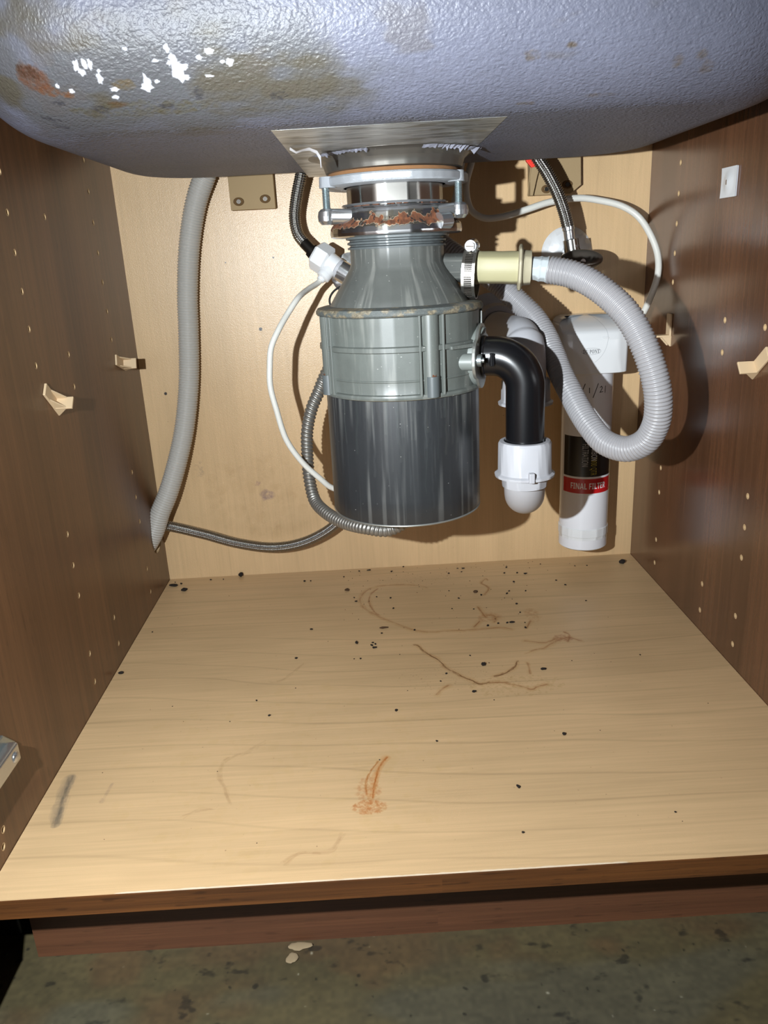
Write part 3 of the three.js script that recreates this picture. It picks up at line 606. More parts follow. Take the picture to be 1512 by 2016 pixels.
  const up = mesh('upper_ring', lathe([[0.045, 0.4652], [0.0490, 0.4652], [0.0500, 0.4662], [0.0492, 0.4672], [0.045, 0.4672]], 96), M.chrome, g);
  const bolts = [[-66, 0.0685], [60, 0.0640], [177, 0.066]];
  for (const [d, r] of bolts) {
    const e = pol(d, r, 0.4575), inn = pol(d, 0.045, 0.4555);
    const arm = merge([rod(pol(d - 16, 0.049, 0.4560), e, 0.0068, 0.0068, 20), rod(pol(d + 16, 0.049, 0.4560), e, 0.0068, 0.0068, 20), at(lathe([[0, -0.0072], [0.0055, -0.007], [0.0082, -0.004], [0.0086, 0], [0.0078, 0.004], [0.0055, 0.0062], [0, 0.0066]], 32), e.x, e.y, e.z)]);
    mesh('ear', arm, M.chrome, up);
    const b = V(e.x, 0, e.z), p = [[0.0046, 0.4618], [0.0046, 0.4636], [0.0034, 0.4642]]; for (let y = 0.4642; y < 0.4820; y += 0.0012) p.push([0.0036, y + 0.0003], [0.0029, y + 0.0009]); p.push([0.0034, 0.483], [0, 0.483]);
    mesh('mounting_bolt', at(lathe(p, 20), b.x, 0, b.z), M.bolt, g);
  }
  mesh('rolled_tab', rod(pol(37, 0.0585, 0.4485), pol(49, 0.0600, 0.4490), 0.0072, 0.0072, 28), M.chrome, low);
  mesh('neck', lathe([[0.0436, 0.4645], [0.0445, 0.4645], [0.0445, 0.4825], [0.0436, 0.4825]], 96), M.stainless, g);
  const zr = mesh('support_ring', lathe([[0.047, 0.4818], [0.0655, 0.4818], [0.0672, 0.4824], [0.0678, 0.4838], [0.0678, 0.4884], [0.0668, 0.4898], [0.0645, 0.4903], [0.047, 0.4903]], 128), M.zinc, g); tag(zr, 'dull zinc support ring');
  for (const [d, r] of bolts) { const e = pol(d, r - 0.002, 0); mesh('ring_lug', rod(V(e.x, 0.4812, e.z), V(e.x, 0.4902, e.z), 0.0074, 0.0070, 28), M.zinc, zr); }
  tag(mesh('gasket', lathe([[0.045, 0.4903], [0.0612, 0.4903], [0.0620, 0.4912], [0.0605, 0.4936], [0.045, 0.4938]], 96), M.fibre, g), 'brown fibre gasket');
  // dishwasher inlet spigot
  const i0 = V(0.030, 0.408, 0.001), i1 = V(0.0735, 0.4068, 0.0022);
  mesh('inlet_spigot', turned([[0.0185, 0], [0.0165, 0.007], [0.0142, 0.012], [0.0134, 0.018], [0.0134, 0.0405], [0.0150, 0.0412], [0.0150, 0.0435], [0.010, 0.0435]], i0, i1), M.cone, g);
  // discharge outlet with bolted flange, facing right and a little forward
  const OD = 72, dir = pol(OD, 1, 0), tan = V(Math.cos(OD * Math.PI / 180), 0, -Math.sin(OD * Math.PI / 180)), OY = 0.3262;
  const P = (r, t, y) => dir.clone().multiplyScalar(r).addScaledVector(tan, t).setY(OY + y);
  const ol = mesh('outlet', merge([rod(P(0.060, 0, 0), P(0.0775, 0, 0), 0.0300, 0.0275, 48), rod(P(0.058, 0, 0.02), P(0.0775, 0, 0.012), 0.014, 0.016, 24), rod(P(0.055, -0.0315, -0.0015), P(0.0775, -0.0315, -0.0015), 0.0078, 0.0078, 24), rod(P(0.055, 0.0315, 0.0015), P(0.0775, 0.0315, 0.0015), 0.0078, 0.0078, 24)]), M.outlet, g);
  const fs = new THREE.Shape(); const out = [];
  for (let k = 0; k < 72; k++) { const a = k / 72 * Math.PI * 2, ca = Math.cos(a), sa = Math.sin(a); const q = Math.max(0.0292, Math.abs(ca) > 0.75 ? (0.0420 - 0.030 * (1 - Math.abs(ca)) * 2.2) : 0); out.push([ca * q, sa * q * 1.02]); }
  out.forEach(([a, b], k) => k ? fs.lineTo(a, b) : fs.moveTo(a, b)); fs.closePath(); const fh = new THREE.Path(); fh.absarc(0, 0, 0.0196, 0, Math.PI * 2, true); fs.holes.push(fh);
  const fg = new THREE.ExtrudeGeometry(fs, { depth: 0.002, bevelEnabled: true, bevelSize: 0.0008, bevelThickness: 0.0006, bevelSegments: 2 });
  const mt = new THREE.Matrix4().makeBasis(tan, V(0, 1, 0), dir.clone()); fg.applyMatrix4(mt).translate(...P(0.0782, 0, 0).toArray());
  const fl = mesh('outlet_flange', toCreasedNormals(fg, 0.6), M.flange, ol);
  for (const s of [-1, 1]) mesh('flange_bolt', merge([along(new THREE.CylinderGeometry(0.0058, 0.0058, 0.004, 6).translate(0, 0.002, 0), P(0.0812, s * 0.0318, 0), P(0.09, s * 0.0318, 0)), rod(P(0.081, s * 0.0318, 0), P(0.0875, s * 0.0318, 0), 0.0022, 0.0022, 12)]), M.bolt, fl);
  // blurred ridges either side of the outlet
  mesh('shelf_rib', merge([rbox(-0.002, 0.03, OY + 0.012, OY + 0.0155, 0.066, 0.0812, 0.001, 2).rotateY(33 * Math.PI / 180)]), M.housing, hs);
}

// ------------------------------------------------------------------ black discharge elbow and white trap
const RD = 72 * Math.PI / 180, DX = Math.sin(RD), DZ = Math.cos(RD);
const rad = (r, y) => V(AX + DX * r, y, AZ + DZ * r);
{
  const g = thing('discharge_elbow', 'glossy black plastic elbow pipe dropping from the disposer outlet', 'pipe', [0, 0, 0]);
  const pts = [rad(0.0795, 0.3258), rad(0.085, 0.3258)], RB = 0.0300, rx = 0.1215;
  for (let k = 0; k <= 10; k++) { const a = k / 10 * Math.PI / 2; pts.push(rad(rx - RB + Math.sin(a) * RB, 0.3258 - RB + Math.cos(a) * RB)); }
  pts.push(rad(rx, 0.28), rad(rx, 0.26), rad(rx, 0.236));
  mesh('pipe', sweep(pts, 0.0186, 0.0015, 56), M.abs, g);
  mesh('collar', turned([[0.0186, 0], [0.0193, 0.0002], [0.0194, 0.0022], [0.0186, 0.003]], rad(0.0815, 0.3258), rad(0.09, 0.3258)), M.abs, g);
  mesh('lug', merge([rbox(-0.002, 0.002, -0.006, 0.006, -0.004, 0.004, 0.0008, 2).translate(...rad(0.0868, 0.3258).add(V(DZ * -0.0005, -0.001, 0.0190)).toArray())]), M.abs, g);

  const t = thing('drain_trap', 'white plastic drain trap with slip nuts below the black elbow', 'trap', [0, 0, 0]);
  const C = rad(rx, 0), fx = C.x, fz = C.z, bx = 0.1355, bz = 0.198, yc = 0.2235;
  const nut = (x, z, y0, y1, r) => at(lathe([[0.0195, y0], [r - 0.004, y0], [r + 0.0028, y0 + 0.0005], [r + 0.0032, y0 + 0.003], [r + 0.0006, y0 + 0.0045], [r, y0 + 0.006], [r - 0.0004, y1 - 0.003], [r - 0.0018, y1 - 0.0004], [r - 0.0035, y1], [0.0205, y1], [0.0200, y1 - 0.003]], 64), x, 0, z);
  const n1 = mesh('slip_nut', nut(fx, fz, 0.2085, 0.2445, 0.0262), M.pvc, t);
  for (const q of [2, 182]) { const a = q * Math.PI / 180; mesh('grip_lug', rbox(-0.0028, 0.0028, 0.2085, 0.2185, 0.024, 0.0318, 0.0012, 2).rotateY(a).translate(fx, 0, fz), M.pvc, n1); }
  const mx = (fx + bx) / 2, mz = (fz + bz) / 2, hx = (bx - fx) / 2, hz = (bz - fz) / 2, RU = Math.hypot(hx, hz);
  const up = [V(fx, 0.214, fz)]; up[0].y = 0.2245;
  for (let k = 1; k < 16; k++) { const a = k / 16 * Math.PI; up.push(V(mx - hx * Math.cos(a), yc - Math.sin(a) * RU, mz - hz * Math.cos(a))); }
  up.push(V(bx, 0.2245, bz), V(bx, 0.25, bz), V(bx, 0.268, bz));
  mesh('trap_bend', sweep(up, (s) => 0.0204, 0.002, 56), M.pvc, t);
  mesh('bend_collar', at(lathe([[0.019, 0.198], [0.0218, 0.1985], [0.0222, 0.202], [0.0226, 0.2085], [0.019, 0.2085]], 56), fx, 0, fz), M.pvc, t);
  mesh('slip_nut', nut(bx, bz, 0.262, 0.290, 0.0262), M.pvc, t);
  const el = [V(bx, 0.285, bz), V(bx, 0.300, bz)]; const R2 = 0.030, yt = 0.3320, dx = (0.1302 - bx) / (bz - 0.0);
  for (let k = 1; k <= 10; k++) { const a = k / 10 * Math.PI / 2, q = (1 - Math.cos(a)) * R2; el.push(V(bx + dx * q, yt - R2 + Math.sin(a) * R2, bz - q)); }
  el.push(V(0.1325, yt, 0.12), V(0.1305, yt - 0.001, 0.06), V(0.1302, 0.3295, 0.001));
  mesh('trap_arm', sweep(el, (s) => s < 0.045 ? 0.0212 : 0.0190, 0.002, 56), M.pvc, t);
  mesh('wall_nut', along(lathe([[0.0195, 0], [0.0275, 0], [0.0290, 0.004], [0.0290, 0.018], [0.0262, 0.026], [0.0200, 0.026]], 56), V(0.1302, 0.3295, 0.03), V(0.1305, 0.331, 0.07)), M.pvc, t);
  mesh('escutcheon', along(lathe([[0.0195, 0.004], [0.034, 0.003], [0.040, 0.0005], [0.040, 0], [0.0195, 0]], 56), V(0.1302, 0.3295, 0.0005), V(0.1302, 0.3295, 0.05)), M.pvc, t);
}

// ------------------------------------------------------------------ drain hoses
const corr = (r, pitch, depth) => (s) => { const u = (s / pitch) % 1, w = 0.5 - 0.5 * Math.cos(u * Math.PI * 2); return r - depth + depth * Math.pow(w, 0.55); };
{
  const g = thing('drain_hose', 'looped white corrugated drain hose joined to the disposer by a cream rubber coupling', 'hose', [0, 0, 0]);
  const A = V(0.0745, 0.4068, 0.2542), B = V(0.1192, 0.4045, 0.262), X = V(0.1419, 0.4017, 0.268);
  const ax = B.clone().sub(A).normalize();
  mesh('coupling', turned([[0.0125, 0], [0.0152, 0.0], [0.0156, 0.002], [0.0152, 0.004], [0.0148, 0.006], [0.0149, 0.012], [0.0148, 0.026], [0.0151, 0.034], [0.0149, 0.042], [0.0120, 0.0425]], A, B, 56), M.cream, g);
  mesh('coupling_flange', turned([[0.0140, 0], [0.0190, 0.0], [0.0212, 0.0010], [0.0214, 0.0026], [0.0200, 0.0038], [0.0170, 0.0042], [0.0160, 0.006], [0.0155, 0.012], [0.0110, 0.0125]], A.clone().addScaledVector(ax, 0.0405), B, 56), M.creamRing, g);
  const e0 = A.clone().addScaledVector(ax, 0.050);
  mesh('hose_cuff', turned([[0.0095, 0], [0.0104, 0], [0.0106, 0.008], [0.0112, 0.010], [0.0118, 0.0115], [0.0112, 0.0130], [0.0112, 0.0165], [0.0124, 0.0185], [0.0110, 0.019]], e0, X, 48), M.hoseEnd, g);
  const P = [[0.1424, 0.4017, 0.2680], [0.1615, 0.3968, 0.2780], [0.1774, 0.3879, 0.2900], [0.1926, 0.3746, 0.3020], [0.2025, 0.3623, 0.3120], [0.2107, 0.3473, 0.3200], [0.2204, 0.3229, 0.3280], [0.2279, 0.2962, 0.3320], [0.2309, 0.2756, 0.3300], [0.2312, 0.2609, 0.3250], [0.2267, 0.2433, 0.3150], [0.2143, 0.2325, 0.3000], [0.1990, 0.2347, 0.2780], [0.1894, 0.2474, 0.2580], [0.1830, 0.2610, 0.2400], [0.1766, 0.2783, 0.2220], [0.1714, 0.2941, 0.2050], [0.1673, 0.3136, 0.1840], [0.1628, 0.3309, 0.1660], [0.1526, 0.3502, 0.1500], [0.1359, 0.3679, 0.1400], [0.1195, 0.3846, 0.1300], [0.0990, 0.4000, 0.1200], [0.0777, 0.4145, 0.1100], [0.0567, 0.4308, 0.0950], [0.0390, 0.4515, 0.0700], [0.0268, 0.4782, 0.0450], [0.0230, 0.5128, 0.0300], [0.0200, 0.56, 0.0300]];
  mesh('corrugated_hose', sweep(P, corr(0.0127, 0.0033, 0.0013), 0.0033 / 8, 28, { caps: false }), M.hose, g);

  const l = thing('drain_hose', 'long corrugated hose running down the back panel into the left side panel hole', 'hose', [0, 0, 0]);
  mesh('corrugated_hose', sweep([[-0.180, 0.575, 0.030], [-0.2100, 0.5234, 0.0260], [-0.2269, 0.4913, 0.0200], [-0.2413, 0.4431, 0.0180], [-0.2512, 0.3844, 0.0170], [-0.2551, 0.3439, 0.0170], [-0.2624, 0.2805, 0.0180], [-0.2742, 0.2223, 0.0230], [-0.2870, 0.1803, 0.0300], [-0.3040, 0.1371, 0.0370], [-0.3170, 0.1120, 0.0400], [-0.3290, 0.0850, 0.0400], [-0.350, 0.055, 0.0380]], corr(0.0130, 0.0033, 0.0013), 0.0033 / 8, 28, { caps: false }), M.hoseLightened, l);
}
{ // loose worm-drive clamp hanging on the spigot
  const g = thing('hose_clamp', 'slotted steel hose clamp hanging loose on the disposer inlet', 'clamp', [0.0705, 0.4010, 0.256]);
  const n = 96, pos = [], idx = [], r = 0.0226, w = 0.0062;
  for (let k = 0; k <= n; k++) { const a = k / n * Math.PI * 2, c = Math.cos(a), s = Math.sin(a); for (const [q, x] of [[r, -w], [r, w], [r - 0.0007, w], [r - 0.0007, -w]]) pos.push(x, c * q * 1.0, s * q); }
  for (let k = 0; k < n; k++) for (let j = 0; j < 4; j++) { const a = k * 4 + j, b = k * 4 + (j + 1) % 4; idx.push(a, a + 4, b, b, a + 4, b + 4); }
  const bg = new THREE.BufferGeometry(); bg.setAttribute('position', new THREE.Float32BufferAttribute(pos, 3)); bg.setAttribute('uv', new THREE.Float32BufferAttribute(new Float32Array(pos.length / 3 * 2), 2)); bg.setIndex(idx);
  const band = mesh('band', toCreasedNormals(bg, 0.5), M.bandSteel, g);
  const slot = box(-0.0036, 0.0036, r - 0.0004, r + 0.00014, -0.0006, 0.0006); for (let k = 0; k < 26; k++) { const m = mesh('slot', slot, M.darkMetal, band); m.rotation.x = (40 + k * 4.6) * Math.PI / 180; }
  const hg = mesh('screw_housing', merge([rbox(-0.0068, 0.0068, r - 0.001, r + 0.0062, -0.008, 0.006, 0.0028, 3), rod(V(-0.0005, r + 0.0035, -0.012), V(-0.0005, r + 0.0035, 0.006), 0.0052, 0.0052, 24)]), M.chrome, g);
  const sc = mesh('screw', merge([rod(V(-0.0005, r + 0.0035, 0.006), V(-0.0005, r + 0.0035, 0.0105), 0.0048, 0.0044, 6)]), M.stainless, g);
  mesh('screw_slot', box(-0.0042, 0.0032, r + 0.0028, r + 0.0042, 0.0102, 0.0107), M.darkMetal, sc);
  hg.rotation.x = sc.rotation.x = 0.1; g.rotation.y = -0.28; g.rotation.z = -0.06;
}

// ------------------------------------------------------------------ water supply: braided hoses, valves, tubes
const braid = (r) => (s, t) => { const k = 2 * Math.PI / 0.0050, a = Math.sin(6 * t + k * s), b = Math.sin(6 * t - k * s); return r - 0.0004 + 0.00095 * (a * b); };
{
  const g = thing('supply_hose', 'braided steel supply hose dropping to the white tee beside the disposer', 'hose', [0, 0, 0], 'braided supply hoses');
  mesh('braid', sweep([[-0.092, 0.56, 0.05], [-0.0955, 0.5217, 0.0500], [-0.0973, 0.5137, 0.0500], [-0.1041, 0.4919, 0.0460], [-0.1088, 0.4684, 0.0420], [-0.1059, 0.4495, 0.0450], [-0.0985, 0.4390, 0.0490]], braid(0.0066), 0.0005, 48), M.braid, g);
  mesh('ferrule', rod(V(-0.0990, 0.4397, 0.0487), V(-0.0880, 0.4275, 0.0550), 0.0068, 0.0068, 28), M.darkMetal, g);
  mesh('nut', along(new THREE.CylinderGeometry(0.0098, 0.0098, 0.008, 6).translate(0, 0.004, 0), V(-0.0905, 0.4305, 0.0535), V(-0.0800, 0.4175, 0.060)), M.darkMetal, g);

  const t = thing('supply_tee', 'white plastic tee fitting on the stop valve behind the disposer', 'fitting', [0, 0, 0]);
  const a = V(-0.0865, 0.4265, 0.0580), b = V(-0.0640, 0.4110, 0.0660), d = b.clone().sub(a).normalize();
  mesh('hex_nut', along(lathe([[0.008, 0], [0.0150, 0.0], [0.0175, 0.0025], [0.0175, 0.0175], [0.0145, 0.0195], [0.008, 0.0195]], 6), a, b), M.white, t);
  mesh('body', rod(a.clone().addScaledVector(d, 0.019), a.clone().addScaledVector(d, 0.032), 0.0130, 0.0120, 36), M.white, t);
  const p0 = V(-0.0700, 0.4095, 0.0690), p1 = V(-0.0825, 0.3968, 0.0745);
  mesh('push_connector', turned([[0.006, -0.004], [0.0082, -0.002], [0.0085, 0.004], [0.0080, 0.0075], [0.0083, 0.0085], [0.0083, 0.0135], [0.0068, 0.0150], [0.0050, 0.0152], [0.0048, 0.0185], [0.0030, 0.019]], p0, p1, 36), M.white, t);
  const v = thing('stop_valve', 'chrome stop valve half hidden behind the disposer neck', 'valve', [0, 0, 0]);
  mesh('valve_body', merge([rod(V(-0.058, 0.407, 0.0660), V(-0.046, 0.399, 0.070), 0.0125, 0.0125, 32), rod(V(-0.046, 0.401, 0.068), V(-0.046, 0.401, 0.004), 0.0085, 0.0085, 28)]), M.chrome, v);
  mesh('nut', along(new THREE.CylinderGeometry(0.0132, 0.0132, 0.006, 6), V(-0.0600, 0.4085, 0.0655), V(-0.046, 0.399, 0.070)), M.pvc, v);
  mesh('escutcheon', along(lathe([[0.008, 0.003], [0.022, 0.002], [0.026, 0], [0.008, 0]], 40), V(-0.046, 0.401, 0.0005), V(-0.046, 0.401, 0.05)), M.chrome, v);

  const tb = thing('plastic_tube', 'thin white tube looping from the tee down behind the disposer', 'tube', [0, 0, 0]);
  mesh('tube', sweep([[-0.0815, 0.3975, 0.0740], [-0.0850, 0.3945, 0.0770], [-0.0958, 0.3885, 0.1000], [-0.1059, 0.3805, 0.1300], [-0.1174, 0.3654, 0.1420], [-0.1276, 0.3496, 0.1550], [-0.1363, 0.3322, 0.1620], [-0.1395, 0.3128, 0.1640], [-0.1409, 0.2908, 0.1650], [-0.1366, 0.2645, 0.1650], [-0.1285, 0.2290, 0.1640], [-0.1120, 0.2003, 0.1620], [-0.0943, 0.1806, 0.1600], [-0.0819, 0.1674, 0.1550], [-0.0612, 0.1591, 0.1450], [-0.02, 0.165, 0.12], [0.03, 0.24, 0.09], [0.045, 0.36, 0.06], [0.075, 0.46, 0.05], [0.10, 0.56, 0.05]], 0.0033, 0.0025, 18), M.tube, tb);

  const lb = thing('supply_hose', 'braided steel hose sagging from the left side panel hole along the back panel', 'hose', [0, 0, 0], 'braided supply hoses');
  mesh('braid', sweep([[-0.350, 0.091, 0.018], [-0.3206, 0.0877, 0.0200], [-0.2678, 0.0750, 0.0280], [-0.2225, 0.0614, 0.0340], [-0.1763, 0.0537, 0.0380], [-0.1424, 0.0565, 0.0400], [-0.1126, 0.0663, 0.0400], [-0.0845, 0.0844, 0.0400], [-0.0576, 0.1179, 0.0350], [-0.040, 0.19, 0.03], [-0.040, 0.30, 0.03], [-0.043, 0.385, 0.045]], braid(0.0068), 0.0005, 48), M.braid, lb);

  const w = thing('wire', 'thin black wire loop behind the disposer cone', 'wire', [0, 0, 0]);
  mesh('strand', sweep([[-0.045, 0.397, 0.16], [-0.064, 0.388, 0.165], [-0.0690, 0.380, 0.168], [-0.0680, 0.373, 0.170], [-0.062, 0.366, 0.17], [-0.05, 0.362, 0.165]], 0.0011, 0.002, 10), M.black, w);

  const c = thing('flex_conduit', 'grey ribbed metal conduit curving under the disposer can', 'conduit', [0, 0, 0]);
  const hel = (s, t) => { const u = s / 0.0046 + t / (Math.PI * 2), f = u - Math.floor(u); return 0.0066 + 0.00075 * (f < 0.7 ? Math.sin(f / 0.7 * Math.PI) : -0.6 * Math.sin((f - 0.7) / 0.3 * Math.PI)); };
  mesh('armour', sweep([[-0.0635, 0.3215, 0.1300], [-0.0812, 0.2948, 0.1380], [-0.0899, 0.2771, 0.1400], [-0.0989, 0.2589, 0.1400], [-0.1061, 0.2337, 0.1400], [-0.1082, 0.2072, 0.1400], [-0.1081, 0.1815, 0.1450], [-0.1032, 0.1571, 0.1600], [-0.0900, 0.1500, 0.1900], [-0.0683, 0.1470, 0.2220], [-0.0439, 0.1490, 0.2500], [-0.0206, 0.1496, 0.2620], [0.0, 0.1600, 0.2640], [0.012, 0.1660, 0.2560]], hel, 0.00055, 28), M.conduit, c);
  mesh('connector', rod(V(0.008, 0.1640, 0.2580), V(0.014, 0.1735, 0.2540), 0.0095, 0.0105, 28), M.bolt, c);
}
{ // right stop valve with oval handle, its braided hose, red tag and the white filter tube
  const g = thing('stop_valve', 'stop valve with dark oval handle and white wall plate on the right', 'valve', [0, 0, 0]);
  const C = V(0.2262, 0.4130, 0);
  mesh('escutcheon', along(lathe([[0.009, 0.010], [0.014, 0.0095], [0.025, 0.006], [0.0305, 0.0025], [0.0320, 0], [0.009, 0]], 56), V(C.x, C.y, 0.0004), V(C.x, C.y, 0.05)), M.white, g);
  mesh('valve_body', merge([rod(V(C.x, C.y, 0.003), V(0.2195, 0.4115, 0.066), 0.0088, 0.0088, 32), rod(V(0.2160, 0.405, 0.068), V(0.2148, 0.4225, 0.0695), 0.0085, 0.0085, 28), rbox(0.2055, 0.2245, 0.4030, 0.4140, 0.058, 0.078, 0.003)]), M.chrome, g);
  mesh('nut', along(new THREE.CylinderGeometry(0.0093, 0.0093, 0.014, 6), V(0.2140, 0.4215, 0.070), V(0.2125, 0.4300, 0.070)), M.stainless, g);
  mesh('stem', rod(V(0.2190, 0.4075, 0.075), V(0.2196, 0.4060, 0.090), 0.0035, 0.0035, 20), M.chrome, g);
  const hd = new THREE.SphereGeometry(1, 48, 32); { const p = hd.attributes.position; for (let i = 0; i < p.count; i++) { const x = p.getX(i), y = p.getY(i), z = p.getZ(i); p.setXYZ(i, x * 0.0262, y * 0.0118, (Math.sign(z) * Math.pow(Math.abs(z), 0.6) * 0.0085) - (z > 0 ? 0.004 * Math.exp(-(x * x * 2 + y * y * 3)) : 0)); } hd.computeVertexNormals(); }
  const h = mesh('oval_handle', hd, M.handle, g); h.position.set(0.2200, 0.4055, 0.092); h.rotation.set(-0.55, 0.12, 0.06);
  const s = mesh('handle_screw', new THREE.CylinderGeometry(0.003, 0.003, 0.003, 16).rotateX(Math.PI / 2), M.chrome, g); s.position.set(0.2203, 0.4038, 0.0985);

  const b = thing('supply_hose', 'braided steel supply hose rising from the valve with the oval handle', 'hose', [0, 0, 0], 'braided supply hoses');
  mesh('braid', sweep([[0.145, 0.555, 0.080], [0.1706, 0.5167, 0.0800], [0.1805, 0.5037, 0.0780], [0.1937, 0.4822, 0.0750], [0.2037, 0.4602, 0.0720], [0.2098, 0.4415, 0.0700]], braid(0.0068), 0.0005, 48), M.braid, b);
  mesh('ferrule', turned([[0.0066, 0], [0.0070, 0.0005], [0.0070, 0.004], [0.0062, 0.0048], [0.0062, 0.014], [0.0070, 0.0152], [0.0070, 0.018], [0.005, 0.0182]], V(0.2094, 0.4430, 0.0701), V(0.2122, 0.4262, 0.0700), 32), M.chrome, b);

  const r = thing('red_tag', 'bright red tag showing below the sink next to the braided hose', 'tag', [0.1690, 0.5135, 0.072]);
  const rs = new THREE.Shape(); rs.moveTo(-0.0115, 0.022); rs.lineTo(-0.0095, 0.001); rs.lineTo(-0.0035, -0.0055); rs.lineTo(0.0035, -0.0030); rs.lineTo(0.0105, -0.0020); rs.lineTo(0.0115, 0.022); rs.closePath();
  mesh('tag_body', new THREE.ExtrudeGeometry(rs, { depth: 0.004, bevelEnabled: true, bevelSize: 0.0006, bevelThickness: 0.0006, bevelSegments: 2 }), M.red, r);
  mesh('tie_tail', sweep([[-0.0030, 0.000, 0.000], [-0.0032, -0.015, -0.010], [-0.0028, -0.034, -0.022]], 0.0007, 0.002, 8), M.block, r);

  const t = thing('plastic_tube', 'thin white tube arching over the oval handled valve to the water filter', 'tube', [0, 0, 0]);
  mesh('tube', sweep([[0.1100, 0.56, 0.05], [0.1017, 0.5236, 0.0500], [0.0998, 0.5156, 0.0500], [0.0948, 0.4995, 0.0500], [0.0940, 0.4864, 0.0500], [0.0997, 0.4667, 0.0500], [0.1141, 0.4576, 0.0500], [0.1355, 0.4578, 0.0480], [0.1650, 0.4644, 0.0450], [0.1944, 0.4718, 0.0400], [0.2302, 0.4749, 0.0350], [0.2535, 0.4716, 0.0350], [0.2816, 0.4632, 0.0400], [0.3002, 0.4502, 0.0450], [0.3132, 0.4276, 0.0550], [0.3199, 0.4054, 0.0620], [0.3191, 0.3842, 0.0680], [0.3131, 0.3617, 0.0680], [0.3055, 0.3358, 0.0580], [0.2940, 0.3186, 0.0480], [0.2780, 0.308, 0.042]], 0.0039, 0.0025, 20), M.tube, t);
}

